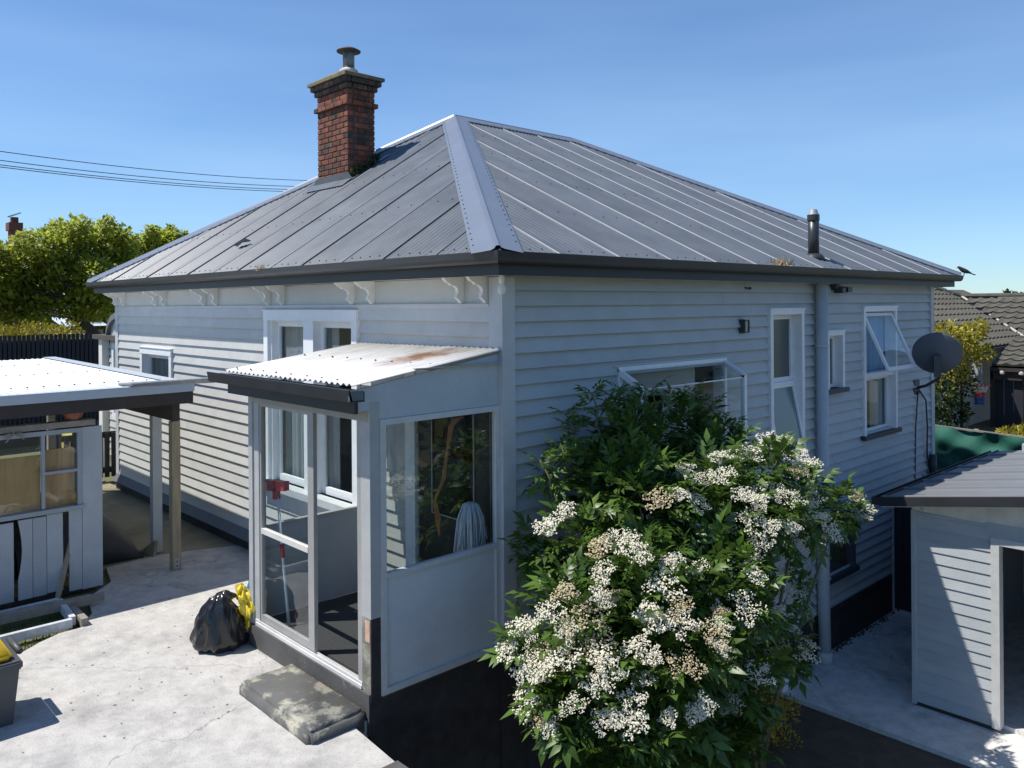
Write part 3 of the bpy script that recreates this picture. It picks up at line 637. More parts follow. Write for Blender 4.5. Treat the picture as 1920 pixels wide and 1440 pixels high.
for k in range(16):
    z0 = .25+.13*k
    MB().prism([(-11.05, VY+.12, z0), (-11.05, VY+.09, z0+.001), (-11.05, VY+.114, z0+.142), (-11.05, VY+.12, z0+.142)], (1.78, 0, 0)).build('weatherboard', board_m, ver)
box('wall', board_m, ver, -11.06, HX, VY+.121, VY+.2, .1, 2.36)
wv = bpy.data.objects.new('window', None); COL.objects.link(wv); wv.parent = ver; wv.location = Vector((-10.3, VY+.1, 1))-ver.location
m = MB(); m.box(-10.72, -10.62, VY+.03, VY+.12, .95, 2.3); m.box(-9.8, -9.7, VY+.03, VY+.12, .95, 2.3); m.box(-10.62, -9.8, VY+.03, VY+.12, 2.2, 2.3); m.box(-10.62, -9.8, VY+.03, VY+.12, .95, 1.05); m.build('frame', white_m, wv)
box('pane', pane_m, wv, -10.62, -9.8, VY+.07, VY+.075, 1.05, 2.2)
box('blind', material('blue_grey_blind', (.25, .30, .34), .8), wv, -10.62, -9.8, VY+.08, VY+.085, 1.05, 2.2)

# ============================================================ PORCH
PY = -1.269
porch_trim = material('porch_trim_grey', (0.40, 0.405, 0.40), 0.6, 0.09, 6, 0.1, 60)
porch = thing('porch', 'enclosed grey porch with sliding glass door and rusty white iron roof', 'porch', (PORCH_X/2, PY/2, 0))
FLZ = .20
box('foundation', plinth_m, porch, PORCH_X, -.004, PY-.02, -.002, -.10, FLZ-.012)
MB().box(-.09, .0005, PY-.012, -.036, LOW-.02, .13).build('foundation', found_m, porch)['label'] = 'tall black painted foundation wall'
box('floor', room_m, porch, PORCH_X+.06, -.06, PY+.05, -.03, FLZ-.011, FLZ+.004)
# posts
pw = .115
box('post', porch_trim, porch, PORCH_X, PORCH_X+.07, PY-.01, PY+.09, FLZ-.01, 2.20)
box('post', porch_trim, porch, PORCH_X+.071, PORCH_X+.165, PY+.004, PY+.07, FLZ-.01, 2.12)
box('post', porch_trim, porch, -pw, .004, PY-.004, PY+.08, .72, 2.26)
lp = box('post_foot', material('flaking_post', (.17, .16, .13), .85, .3, 9, .4, 50, col2=(.33, .31, .26), s2=8), porch, -pw+.004, -.006, PY-.003, PY+.06, -.09, .719); lp['label'] = 'weathered stripped foot of the corner post'
box('post_foot', found_m, porch, -.058, .001, PY+.002, PY+.078, -.3, .715)
box('splinter', material('bare_wood', (.55, .36, .25), .8, .2, 20), porch, -.07, -.012, PY-.006, PY-.002, .55, .70)
box('jamb', alu_m, porch, -pw-.055, -pw-.002, PY+.0, PY+.06, FLZ-.01, 2.12)
# head over the door, sloping fascia panel on the side
box('lintel', material('shaded_lintel_paint', (.36, .34, .30), .65, .1, 6), porch, PORCH_X, -.024, PY-.008, PY+.06, 2.115, 2.30)  # shade over the door head is put into this darker, warmer colour
rz0, rz1 = 2.385, 2.575                       # roof low / high
MB().prism([(-.02, PY-.13, 2.20), (-.02, PY-.13, rz0-.035), (-.02, -.036, rz1-.03), (-.02, -.036, 2.13), (-.02, PY+.082, 2.13), (-.02, PY+.03, 2.20)], (.022, 0, 0)).build('gable_panel', material('blue_grey_panel', (.46, .50, .535), .55, .09, 4, .12, 50, col2=(.36, .385, .40), s2=9, lo=.62, hi=.74), porch)
# side frame with pane and lower panel
fy0, fy1 = PY+.082, -.036
m = MB(); m.box(-.03, .016, fy0, fy0+.045, .156, 2.128); m.box(-.03, .016, fy1-.045, fy1, .156, 2.128); m.box(-.03, .016, fy0+.045, fy1-.045, 2.085, 2.128); m.box(-.03, .016, fy0+.045, fy1-.045, .156, .20); m.box(-.03, .02, fy0+.045, fy1-.045, .985, 1.02)
m.build('side_frame', material('cream_frame', (.56, .565, .555), .5, .08, 12), porch)
box('lower_panel', material('lower_side_panel', (.58, .61, .63), .6, .07, 4, .12, 50, col2=(.46, .48, .49), s2=9, lo=.62, hi=.74), porch, -.02, -.008, fy0+.045, fy1-.045, .20, .985)  # gable paint lightened here in place of light bounced off the ground
box('pane', pane_dark, porch, -.012, -.008, fy0+.045, fy1-.045, 1.02, 2.085)
# left side: low panel with glass above
box('lower_panel', material('side_panel_grey', (.40, .415, .42), .6, .06), porch, PORCH_X+.01, PORCH_X+.04, PY+.09, -.036, FLZ, .985)
box('rail', alu_m, porch, PORCH_X+.0, PORCH_X+.055, PY+.09, -.036, .985, 1.015)
box('pane', pane_m, porch, PORCH_X+.022, PORCH_X+.026, PY+.09, -.036, 1.015, 2.14)
# sliding door: track + fixed leaf
m = MB(); m.box(PORCH_X+.10, -pw, PY-.012, PY+.055, FLZ-.008, FLZ+.018); m.box(PORCH_X+.10, -pw, PY-.006, PY+.004, FLZ+.018, FLZ+.04); m.box(PORCH_X+.10, -pw, PY+.028, PY+.036, FLZ+.018, FLZ+.04); m.build('track', material('worn_aluminium', (.72, .71, .70), .35, .1, 9, metal=.3), porch)
dr = bpy.data.objects.new('sliding_door', None); COL.objects.link(dr); dr.parent = porch; dr.location = Vector((-1.26, PY, FLZ))-porch.location
x0, x1 = PORCH_X+.165, -.81
m = MB(); m.box(x0, x0+.028, PY+.012, PY+.042, FLZ+.035, 2.115); m.box(x1-.09, x1, PY+.012, PY+.045, FLZ+.035, 2.115); m.box(x0+.028, x1-.09, PY+.012, PY+.042, FLZ+.035, FLZ+.10); m.box(x0+.028, x1-.09, PY+.012, PY+.042, 2.085, 2.115); m.build('frame', alu_m, dr)
box('mid_rail', material('pale_rail', (.62, .60, .56), .5, .08), dr, x0+.028, x1-.09, PY+.008, PY+.046, .995, 1.04)
box('pane', pane_m, dr, x0+.028, x1-.09, PY+.025, PY+.029, FLZ+.10, .995); box('pane', pane_m, dr, x0+.028, x1-.09, PY+.025, PY+.029, 1.04, 2.085)
# back door of the house, inside the porch
bd = bpy.data.objects.new('back_door', None); COL.objects.link(bd); bd.parent = house; bd.location = Vector((-.76, 0, .22))-house.location
box('door_leaf', material('dark_door', (.028, .026, .024), .45, .15), bd, -1.11, -.11, -.01, .03, .22, 2.26)
m = MB(); m.box(-1.23, -1.121, -.05, .06, .2, 2.36); m.box(-1.29, -1.231, -.035, .0, .2, 2.36); m.box(-1.121, -.04, -.03, .06, 2.281, 2.36); m.build('door_frame', white_m, bd); box('door_jamb', room_m, bd, -.099, -.04, -.04, .06, .2, 2.28)
m = MB(); m.box(-.90, -.34, -.018, -.011, 1.10, 2.10); m.build('door_pane', glass('door_glass', (.1, .11, .11)), bd)
m = MB(); m.box(-.912, -.90, -.022, -.011, 1.09, 2.11); m.box(-.34, -.328, -.022, -.011, 1.09, 2.11); m.box(-.90, -.34, -.022, -.011, 2.10, 2.11); m.box(-.90, -.34, -.022, -.011, 1.09, 1.10); m.build('door_bead', alu_m, bd)
MB().lathe([(.012, 0), (.03, .03), (.03, .05), (.012, .06)], (-1.03, -.012, 1.2), 12, (0, -1, 0)).build('door_knob', alu_m, bd, smooth=True)
# porch roof: three lapped sheets of old painted iron
def rust_material():
    m = material('old_white_iron', (.66, .655, .63), .55, .10, 2.5, 0, col2=(.50, .47, .41), s2=3.0, lo=.5, hi=.7, stretch=(3, .6, 1), detail=8)
    nt = m.node_tree; N = nt.nodes; L = nt.links; b = N['Principled BSDF']; src = b.inputs['Base Color'].links[0].from_socket
    t = N.new('ShaderNodeTexCoord'); sep = N.new('ShaderNodeVectorMath'); sep.operation = 'SUBTRACT'
    sep.inputs[1].default_value = (-.43-PORCH_X/2, -.47-PY/2, 2.5)
    L.new(t.outputs['Object'], sep.inputs[0]); mpn = N.new('ShaderNodeMapping'); mpn.inputs['Scale'].default_value = (2.6, 1.7, 0.01); L.new(sep.outputs[0], mpn.inputs['Vector'])
    ln = N.new('ShaderNodeVectorMath'); ln.operation = 'LENGTH'; L.new(mpn.outputs[0], ln.inputs[0])
    nz = N.new('ShaderNodeTexNoise'); nz.inputs['Scale'].default_value = 7; nz.inputs['Detail'].default_value = 6; L.new(t.outputs['Object'], nz.inputs['Vector'])
    a = N.new('ShaderNodeMath'); a.operation = 'ADD'; L.new(ln.outputs['Value'], a.inputs[0]); L.new(nz.outputs['Fac'], a.inputs[1])
    rp = N.new('ShaderNodeValToRGB'); rp.color_ramp.elements[0].position = .50; rp.color_ramp.elements[0].color = (.9, .9, .9, 1); rp.color_ramp.elements[1].position = 1.25; rp.color_ramp.elements[1].color = (0, 0, 0, 1)
    hm = N.new('ShaderNodeMath'); hm.operation = 'MULTIPLY'; hm.inputs[1].default_value = .8; L.new(a.outputs[0], hm.inputs[0]); L.new(hm.outputs[0], rp.inputs[0])
    mx = N.new('ShaderNodeMix'); mx.data_type = 'RGBA'; mx.inputs['B'].default_value = (.25, .10, .035, 1); L.new(rp.outputs[0], mx.inputs['Factor']); L.new(src, mx.inputs['A']); L.new(mx.outputs['Result'], b.inputs['Base Color'])
    return m
rust_m = rust_material()
px0, px1 = -1.99, .045; sw = (px1-px0)/3
for k in range(3):
    a, b = px0+sw*k, px0+sw*(k+1)+.05*(k < 2); us = np.arange(a, b, PITCH/8); V = []
    for u in us:
        h = .0095*math.sin(2*math.pi*(u-px0)/PITCH)+.005*k
        for y, zz in ((-1.44, rz0), (-.036, rz1)): V.append((u, y, zz+h))
    n_ = len(us); s_ = MB().add(V, [(2*i, 2*i+2, 2*i+3, 2*i+1) for i in range(n_-1)]).build('roof_sheet', rust_m, porch, smooth=True)
    md = s_.modifiers.new('t', 'SOLIDIFY'); md.thickness = .003
m = MB()
for yy, zz in ((-1.36, rz0+.022), (-.72, rz0+.108)):
    for k in range(9): m.lathe([(.009, 0), (.006, .009)], (px0+.1+k*.235+random.uniform(-.02, .02), yy+random.uniform(-.015, .015), zz), 6)
m.build('roof_nails', material('rusty_nail', (.06, .035, .025), .8), porch, kind='stuff')
MB().prism([(-2.11, -1.42, 2.29), (-2.11, -1.53, 2.29), (-2.11, -1.55, 2.375), (-2.11, -1.54, 2.378), (-2.11, -1.515, 2.302), (-2.11, -1.43, 2.302), (-2.11, -1.43, 2.36), (-2.11, -1.42, 2.36)], (2.28, 0, 0)).build('gutter', dark_m, porch)
MB().box(.155, .17, -1.54, -1.43, 2.30, 2.37).build('gutter_stop_end', material('blue_grey_cap', (.11, .135, .16), .5), porch)
box('fascia', fascia_m, porch, -1.98, .04, -1.418, -1.39, 2.19, 2.36)
box('barge_flashing', alu_m, porch, .003, .05, -.9, -.03, 2.47, 2.478)

spout = MB(); V = []
p0, p1 = Vector((-2.12, -1.485, 2.325)), Vector((-4.58, -1.44, 2.115))
for i in range(9):
    a = math.pi*i/8; off = Vector((0, math.cos(a)*.05, -math.sin(a)*.045)); V += [p0+off, p1+off]
    
F = [(2*i, 2*i+1, 2*i+3, 2*i+2) for i in range(8)]
spout.add(V, F); sp = spout.top('rainwater_spout', material('weathered_zinc', (.30, .31, .33), .5, .2, 12, metal=.2), 'grey half round channel carrying porch gutter water onto carport roof', 'spout', (-3.4, -1.46, 2.1), smooth=True)
sp.modifiers.new('t', 'SOLIDIFY').thickness = .006

# step
bm = bmesh.new(); bmesh.ops.create_cube(bm, size=1)
for v in bm.verts: v.co = Vector((v.co.x*1.06, v.co.y*.47, v.co.z*.19))
bmesh.ops.bevel(bm, geom=list(bm.edges), offset=.03, segments=3, affect='EDGES')
bmesh.ops.subdivide_edges(bm, edges=[e for e in bm.edges if e.calc_length() > .2], cuts=6)
for v in bm.verts: v.co += Vector((random.uniform(-.004, .004), random.uniform(-.004, .004), random.uniform(-.003, .003)))
me = bpy.data.meshes.new('door_step'); bm.to_mesh(me); bm.free(); me.materials.append(step_m); me.polygons.foreach_set('use_smooth', [True]*len(me.polygons))
o = bpy.data.objects.new('door_step', me); COL.objects.link(o); o.location = (-.545, PY-.02-.238, .0); tag(o, 'worn grey concrete step below the sliding door', 'step')
MB().box(.551, .70, -9, -1.44, LOW-.05, .012).top('retaining_wall', plinth_m, 'low concrete retaining wall edging the patio in front of the porch', 'wall', (.62, -5, LOW))

# things inside the porch
o = MB().box(PORCH_X+.16, -.12, PY+.09, -.08, FLZ+.005, FLZ+.017).top('floor_mat', mat_m, 'dark flecked carpet mat covering the porch floor', 'mat', (-1, -.6, FLZ))
br = thing('broom', 'upside down broom with red head and white handle behind sliding door', 'broom', (-1.47, -1.1, FLZ+.017))
hb = Vector((-1.475, -1.12, FLZ+.02)); ht = Vector((-1.71, -1.10, 1.33))
MB().tube([hb, ht], .013, 10).build('handle', material('white_handle', (.66, .70, .74), .4), br, smooth=True)
MB().tube([hb+(ht-hb)*.50, hb+(ht-hb)*.60], .019, 10).build('grip', red_m, br, smooth=True)
MB().prism([(-1.93, -1.13, 1.30), (-1.53, -1.13, 1.36), (-1.53, -1.13, 1.44), (-1.93, -1.13, 1.40)], (0, .05, 0)).build('head', red_m, br)
MB().bar((-1.71, -1.105, 1.26), (-1.715, -1.105, 1.36), .05, .05).build('socket', red_m, br)
mo = thing('mop', 'white string mop standing head up behind porch side glass', 'mop', (-.17, -.33, FLZ+.017))
MB().tube([(-.20, -.36, FLZ+.02), (-.17, -.22, 1.28)], .012, 10).build('handle', material('white_handle', (.66, .70, .74), .4), mo, smooth=True)
m = MB()
for i in range(120):
    a = random.uniform(0, 2*math.pi); rr = random.uniform(.03, .115); l = random.uniform(.22, .42)
    c = Vector((-.17, -.20, 1.27)); wob = random.uniform(-.03, .03); p = [c+Vector((math.cos(a)*.01, math.sin(a)*.015, .05)), c+Vector((math.cos(a)*rr*.55, math.sin(a)*rr*.6, .085-.35*rr)), c+Vector((math.cos(a)*rr*.95, math.sin(a)*rr, -.02-rr*.3)), c+Vector((math.cos(a+wob*4)*rr, math.sin(a+wob*4)*rr*1.1, -l*.5)), c+Vector((math.cos(a)*rr*.8+wob*.5, math.sin(a)*rr*1.1+wob, -l))]
    m.tube(p, .0075, 5)
m.build('strings', mop_m, mo, smooth=True)
m = MB(); pts = [(-.429, 2.06), (-.50, 2.0), (-.549, 1.80), (-.582, 1.60), (-.671, 1.45), (-.637, 1.305), (-.627, 1.18)]; wd = [.05, .028, .012, .022, .014, .024, .006]
V = []
for (y, z_), w_ in zip(pts, wd): V += [(-.03+random.uniform(-.006, .0), y-w_, z_), (-.034, y+w_, z_+.01)]
m.add(V, [(2*i, 2*i+1, 2*i+3, 2*i+2) for i in range(len(pts)-1)])
o = m.top('torn_strip', tape_m, 'torn orange brown strip hanging inside the porch side glass', 'strip', (-.03, -.55, 1.2)); o.modifiers.new('t', 'SOLIDIFY').thickness = .003

# ============================================================ FIXINGS ON THE HOUSE
t = thing('bulb_light', 'bare white light bulb under the eave at the near house corner', 'light', (.12, -.10, 3.178))
MB().lathe([(.022, -.001), (.022, -.05), (.018, -.07)], (.12, -.10, 3.178), 14).build('holder', white_m, t, smooth=True)
MB().lathe([(.016, -.07), (.03, -.095), (.036, -.12), (.03, -.145), (.006, -.158)], (.12, -.10, 3.178), 14).build('bulb', material('glass_bulb', (.75, .76, .72), .2), t, smooth=True)
t = thing('wall_lamp', 'small square glass wall lamp left of tall narrow window', 'lamp', (.03, 3.61, 2.62))
box('backplate', iron_m, t, .022, .035, 3.555, 3.665, 2.605, 2.76)
m = MB(); m.box(.035, .10, 3.56, 3.572, 2.61, 2.755); m.box(.035, .10, 3.648, 3.66, 2.61, 2.755); m.box(.035, .10, 3.572, 3.648, 2.745, 2.755); m.box(.035, .10, 3.572, 3.648, 2.61, 2.62); m.build('cage', iron_m, t)
box('lens', material('ribbed_lens', (.35, .34, .31), .3, .4, 40), t, .036, .088, 3.574, 3.646, 2.622, 2.743)
t = thing('floodlight', 'small black twin floodlight under the eave beside the downpipe', 'floodlight', (.06, 5.9, 3.1))
MB().box(.03, .10, 5.78, 5.86, 3.10, 3.177).build('bracket', iron_m, t)
MB().box(.05, .16, 5.83, 5.93, 3.06, 3.13).build('head', iron_m, t); MB().box(.05, .17, 5.97, 6.10, 3.07, 3.14).build('head', iron_m, t); MB().box(.07, .10, 5.85, 6.05, 3.135, 3.15).build('arm', iron_m, t)
t = thing('insulator', 'tiny wire bracket fixed near the top of right wall', 'bracket', (.02, 3.71, 3.09))
MB().bar((.015, 3.66, 3.11), (.06, 3.72, 3.105), .012, .02).build('arm', iron_m, t); MB().lathe([(.012, 0), (.018, .015), (.012, .03)], (.06, 3.74, 3.09), 10).build('hook', iron_m, t)

dish = thing('satellite_dish', 'round dark grey satellite dish on wall arm at far right corner', 'satellite dish', (.03, 8.6, 1.62))
dc = Vector(at(1757, 662, 'x', .58)); dn = Vector((.33, -.84, -.40)).normalized()
prof_ = [(0.005, -.075), (.10, -.072), (.20, -.058), (.30, -.034), (.38, -.006), (.405, .004), (.405, -.008), (.38, -.020), (.30, -.048), (.20, -.072), (.10, -.086), (.004, -.09)]
prof_ = [(a*.80, b*.80) for a, b in prof_]
MB().lathe(prof_, dc, 40, -dn).build('reflector', dish_m, dish, smooth=True)
arm0 = Vector((.03, 8.60, 1.62)); back = dc+dn*.09+Vector((0, 0, -.22))
MB().tube([arm0, arm0+Vector((.16, -.05, .05)), back+Vector((-.02, .12, -.10)), back+Vector((0, .03, .08))], .022, 10).build('arm', iron_m, dish, smooth=True)
MB().bar(back+Vector((0, 0, -.08)), dc+dn*.08, .09, .13).build('bracket', iron_m, dish)
box('wall_plate', iron_m, dish, .022, .04, 8.50, 8.70, 1.50, 1.74)
MB().tube([arm0+Vector((.02, 0, -.05)), (.05, 8.50, 1.0), (.035, 8.50, .2), (.03, 8.50, -.4)], .010, 6).build('cable', rubber_m, dish, smooth=True)
MB().tube([arm0+Vector((.03, .02, -.03)), (.10, 8.78, 1.42), (.09, 8.86, 1.0), (.06, 8.92, .6), (.06, 9.05, .22)], .013, 6).build('cable', rubber_m, dish, smooth=True)
t = thing('wall_pipe', 'pale waste pipe elbow on the wall above the small shed roof', 'pipe', (.08, 8.95, .1))
MB().tube([(.02, 8.82, .22), (.09, 8.82, .21), (.10, 8.85, .20), (.10, 9.10, .14), (.11, 9.6, .05)], .05, 12).build('pipe', material('pale_pipe', (.42, .45, .48), .5), t, smooth=True)
MB().lathe([(.065, -.03), (.065, .03)], (.1, 8.95, .18), 14, (0, 1, -.2)).build('coupling', material('pale_pipe', (.42, .45, .48), .5), t, smooth=True)
MB().tube([(.10, 9.05, .55), (.10, 9.06, .12)], .055, 12).build('riser', iron_m, t, smooth=True)

# bird on the gutter tip
def bird(name, label, c, ax):
    t = thing(name, label, 'bird', c); c = Vector(c); ax = Vector(ax).normalized(); up = Vector((0, 0, 1))
    P = lambda f, h: c+ax*f+up*h
    bm_ = MB().tube([P(-.11, .035), P(-.075, .045), P(-.03, .062), P(.02, .083), P(.055, .108), P(.078, .126), P(.098, .128), P(.112, .124)], [.006, .020, .034, .037, .028, .022, .018, .004], 12)
    bm_.build('body', material('brown_plumage', (.05, .042, .035), .7, .2, 30), t, smooth=True)
    MB().tube([P(.105, .126), P(.135, .120)], [.008, .001], 6).build('beak', yellow2_m, t)
    MB().prism([P(-.08, .05)+Vector((0, 0, -.004)), P(-.18, .01), P(-.17, -.0), P(-.075, .035)], ax.cross(up)*.03).build('tail', material('brown_plumage', (.05, .042, .035)), t)
    for s in (-1, 1): MB().tube([P(.0, .05)+ax.cross(up)*.012*s, P(.005, .0)+ax.cross(up)*.012*s], .0035, 5).build('leg', iron_m, t)
bird('perched_bird', 'small dark bird perched on far right gutter corner', (.385, HY+.375, 3.353), (-.7, -.65, 0))
# torn dark scrap on the left roof slope
m = MB(); c = on_left(-5.08, .185, .03)
V = [c+Vector((-.14, -.02, .0)), c+Vector((-.04, -.05, .04)), c+Vector((-.02, -.10, .00)), c+Vector((.03, -.03, .05)), c+Vector((.13, .03, .06)), c+Vector((.10, .06, .07)), c+Vector((0, .04, .10)), c+Vector((-.11, .03, .05))]
m.add(V, [(0, 1, 7), (1, 2, 3), (1, 3, 6, 7), (3, 4, 5, 6)])
o = m.top('plastic_scrap', plastic_black, 'torn black scrap lying on the left roof slope', 'scrap', tuple(c)); o.modifiers.new('t', 'SOLIDIFY').thickness = .01
def tuft(name, label, c, up, n, h, mat, cat='weed', spread=.06):
    m = MB(); c = Vector(c)
    for i in range(n):
        a = random.uniform(0, 6.28); b = c+Vector((math.cos(a), math.sin(a), 0))*random.uniform(0, spread)
        tip = b+Vector((random.uniform(-.5, .5)*h, random.uniform(-.5, .5)*h, h*random.uniform(.5, 1))); sd = Vector((math.sin(a), math.cos(a), 0))*.006
        m.add([b-sd, b+sd, tip], [(0, 1, 2)])
    return m.top(name, mat, label, cat, tuple(c))
dry_m = material('dry_grass', (.32, .22, .08), .8, .2, 20, islevar=.3)
tuft('gutter_weed', 'dry orange grass tuft in the right gutter left of roof flue', on_right(.36, 3.87, .02), None, 60, .12, dry_m, spread=.14)
tuft('gutter_weed', 'pale dry grass tuft in the left gutter above twin window', (-3.5, -.34, 3.33), None, 30, .10, dry_m, spread=.10)

# ============================================================ CARPORT / OLD SHED (left)
cp = thing('carport', 'old grey board shed carport with white iron roof and boarded window', 'carport', (-5.5, -2, 0))
EX, EYc, FX = -4.21, -.82, -9.8
us = np.arange(-6.2, EYc+.001, PITCH/6); wid = .762; k0 = 0
y = -6.2
while y < EYc-.01:
    e = min(y+wid, EYc); us = np.arange(y, e+.03, PITCH/6); V = []
    for u in us:
        u = min(u, EYc); h = .0085*math.sin(2*math.pi*u/PITCH)+(.004 if k0 % 2 else 0)
        V += [(EX, u, 2.078+h), (FX, u, 2.128+h)]
    n_ = len(us); s_ = MB().add(V, [(2*i, 2*i+2, 2*i+3, 2*i+1) for i in range(n_-1)]).build('roof_sheet', zinc_m, cp, smooth=True); s_.modifiers.new('t', 'SOLIDIFY').thickness = .002
    y = e; k0 += 1
m = MB()
for xx in (-4.9, -6.6, -8.3, -9.6):
    y = -5.5
    while y < -.85: m.lathe([(.014, 0), (.008, .012)], (xx+random.uniform(-.01, .01), y, 2.078+(EX-xx)*.00895+.011), 6); y += PITCH*2
m.build('roof_screws', screw_m, cp, kind='stuff')
flb = material('pale_blue_flashing', (.44, .50, .56), .45, .05)
m = MB(); m.box(EX, EX+.012, -6.2, EYc+.012, 2.0, 2.088); m.box(EX-.10, EX+.012, -6.2, EYc+.012, 2.089, 2.095); m.build('edge_flashing', flb, cp)
m = MB().add([(EX, EYc-.16, 2.098), (EX, EYc+.02, 2.098), (FX, EYc+.02, 2.152), (FX, EYc-.16, 2.152), (EX, EYc+.02, 2.04), (FX, EYc+.02, 2.09)], [(0, 1, 2, 3), (1, 4, 5, 2)]); m.build('edge_flashing', flb, cp)
box('fascia_board', brown_m, cp, EX-.03, EX+.004, -6.2, EYc, 1.868, 1.998)
box('beam', brown_m, cp, -9.6, -4.335, -1.0, -.92, 1.668, 1.86)
for x in (-5.6, -7.0, -8.4): box('rafter', brown_m, cp, x, x+.05, -6.1, -.85, 1.93, 2.06)
box('rafter', oldwood_m, cp, -9.7, -4.3, -2.2, -2.12, 1.86, 1.93)
m = MB().box(-5.255, -5.155, -.925, -.818, 0, 1.668); m.build('post', trim_grey, cp)
MB().box(-4.428, -4.33, -1.01, -.918, .0, 1.664).build('post', wood_m, cp)['label'] = 'pale raw timber post with steel foot bracket'
m = MB(); m.box(-4.3295, -4.324, -.995, -.935, .02, .13); m.build('post_bracket', alu_m, cp)
m = MB(); m.lathe([(.008, 0), (.008, .006)], (-4.324, -.965, .05), 8, (1, 0, 0)); m.lathe([(.008, 0), (.008, .006)], (-4.324, -.965, .10), 8, (1, 0, 0)); m.build('bolt', screw_m, cp)
MB().box(-9.7, -9.6, -.95, -.85, 0, 1.93).build('post', oldwood_m, cp)
# front boards (plane x=-4.36): each board its own piece
SX = -4.36; paintb = material('faded_grey_boards', (.40, .43, .455), .65, .09, 4, .2, 60, objvar=.06)
def vboard(y0, y1, z0, z1, bow=0.0, split=0.0):
    m = MB(); n_ = 8; V = []
    for i in range(n_+1):
        t = i/n_; zz = z0+(z1-z0)*t; b = bow*math.sin(t*math.pi)+random.uniform(-.003, .003)
        a0 = y0+split*math.sin(max(0, t-.25)*math.pi/.75) if split else y0
        V += [(SX, a0, zz), (SX, y1, zz), (SX+.022+b, y1, zz), (SX+.022+b, a0, zz)]
    F = [(0, 1, 2, 3), (4*n_, 4*n_+3, 4*n_+2, 4*n_+1)]
    for i in range(n_):
        for k in range(4): F.append((4*i+k, 4*i+(k+1) % 4, 4*i+4+(k+1) % 4, 4*i+4+k))
    m.add(V, F).build('wall_board', paintb, cp)
vboard(-1.93, -1.735, .02, 1.70)
vboard(-2.055, -1.935, .03, .86); vboard(-2.26, -2.115, .06, .85, .004); vboard(-2.385, -2.265, .05, .84); vboard(-2.515, -2.39, .05, .84, 0, .035)
vboard(-2.69, -2.555, .05, .83, .006, .0); vboard(-2.86, -2.70, .05, .83); vboard(-3.03, -2.865, .05, .83)
for k in range(12): vboard(-3.2-.17*k, -3.035-.17*k, .05, 1.75)
box('gap_backing', found_m, cp, SX-.9, SX-.88, -5, -2.0, .0, .9)  # dark sheet added behind the boards so their gaps look black
box('stud', brown_m, cp, SX-.10, SX-.005, -1.99, -1.94, .0, 1.7)
box('bottom_plate', found_m, cp, SX-.12, SX-.003, -5.2, -1.75, .0, .05)
box('top_plate', oldwood_m, cp, SX-.10, SX+.03, -5.2, -1.80, 1.715, 1.775)
sw_ = bpy.data.objects.new('window', None); COL.objects.link(sw_); sw_.parent = cp; sw_.location = Vector((SX, -2.4, .9))-cp.location; sw_['label'] = 'grey shed window boarded with stained plywood'
m = MB(); wf = material('grey_window_frame', (.33, .36, .39), .6, .08)
m.box(SX-.02, SX+.035, -1.975, -1.935, .905, 1.70); m.box(SX-.02, SX+.035, -3.03, -2.99, .905, 1.70); m.box(SX-.02, SX+.035, -2.99, -1.975, 1.655, 1.70); m.box(SX-.01, SX+.03, -2.305, -2.275, .915, 1.655); m.box(SX-.01, SX+.03, -2.275, -1.975, 1.255, 1.283)
m.box(SX-.02, SX+.055, -3.05, -1.915, .862, .906); m.build('frame', wf, sw_)
box('plywood', ply_m, sw_, SX-.035, SX-.022, -2.99, -2.305, .905, 1.46); box('plywood', ply_m, sw_, SX-.035, SX-.022, -2.275, -1.975, .905, 1.50)
box('pane', pane_m, sw_, SX+.004, SX+.008, -2.99, -2.305, .906, 1.655); box('pane', pane_m, sw_, SX+.004, SX+.008, -2.275, -1.975, .906, 1.255); box('pane', pane_m, sw_, SX+.004, SX+.008, -2.275, -1.975, 1.283, 1.655)
# shed back wall partly closing the view
m = MB(); m.box(-8.3, -8.25, -6.1, -2.3, 0, 1.6); m.build('back_wall', material('cream_back_wall', (.45, .43, .37), .8, .15), cp)
t = thing('flower_pot', 'terracotta pot on the old shed top beam', 'pot', (-4.42, -1.99, 1.775))
MB().lathe([(.07, 0), (.09, .05), (.105, .10), (.112, .11), (.112, .145), (.098, .145), (.09, .11)], (-4.42, -1.99, 1.775), 18).build('pot', terra_m, t, smooth=True)
m = MB()
for i in range(9):
    a = random.uniform(0, 6.28); c = Vector((SX+.04, -2.55, 1.70)); m.tube([c, c+Vector((.02, math.cos(a)*.05, math.sin(a)*.06)), c+Vector((.03, math.cos(a)*.09, math.sin(a)*.09-.02))], .006, 4)
m.top('dried_plant', oldwood_m, 'dried brown plant hanging over the boarded shed window', 'plant', (SX+.04, -2.55, 1.65))
# black sheet slumped under the carport
V = []; nn = 18
for i in range(nn+1):
    for j in range(nn+1):
        u, v = i/nn, j/nn; x = -6.1+1.0*u; y = -2.35+1.30*v
        vv = (v-.32)/.68; h = .66*max(0.0, 1-vv*vv)**.55*max(0.0, 1-u**3.2)**.5+.015*math.sin(7*u+5*v)
        V.append((x, y, max(.004, h)))
F = [(i*(nn+1)+j, (i+1)*(nn+1)+j, (i+1)*(nn+1)+j+1, i*(nn+1)+j+1) for i in range(nn) for j in range(nn)]
o = MB().add(V, F).top('black_sheet', rubber_m, 'black rubber sheet slumped on the floor behind shed boards', 'sheet', (-5.6, -1.5, 0), smooth=True); o.modifiers.new('t', 'SOLIDIFY').thickness = .012
MB().prism([(-5.35, -1.02, .0), (-5.02, -.98, .0), (-5.05, -.94, .16), (-5.10, -.93, .17)], (.012, .03, .0)).top('offcut', wood_m, 'small pale timber offcut against the grey carport post', 'offcut', (-5.2, -.98, 0))
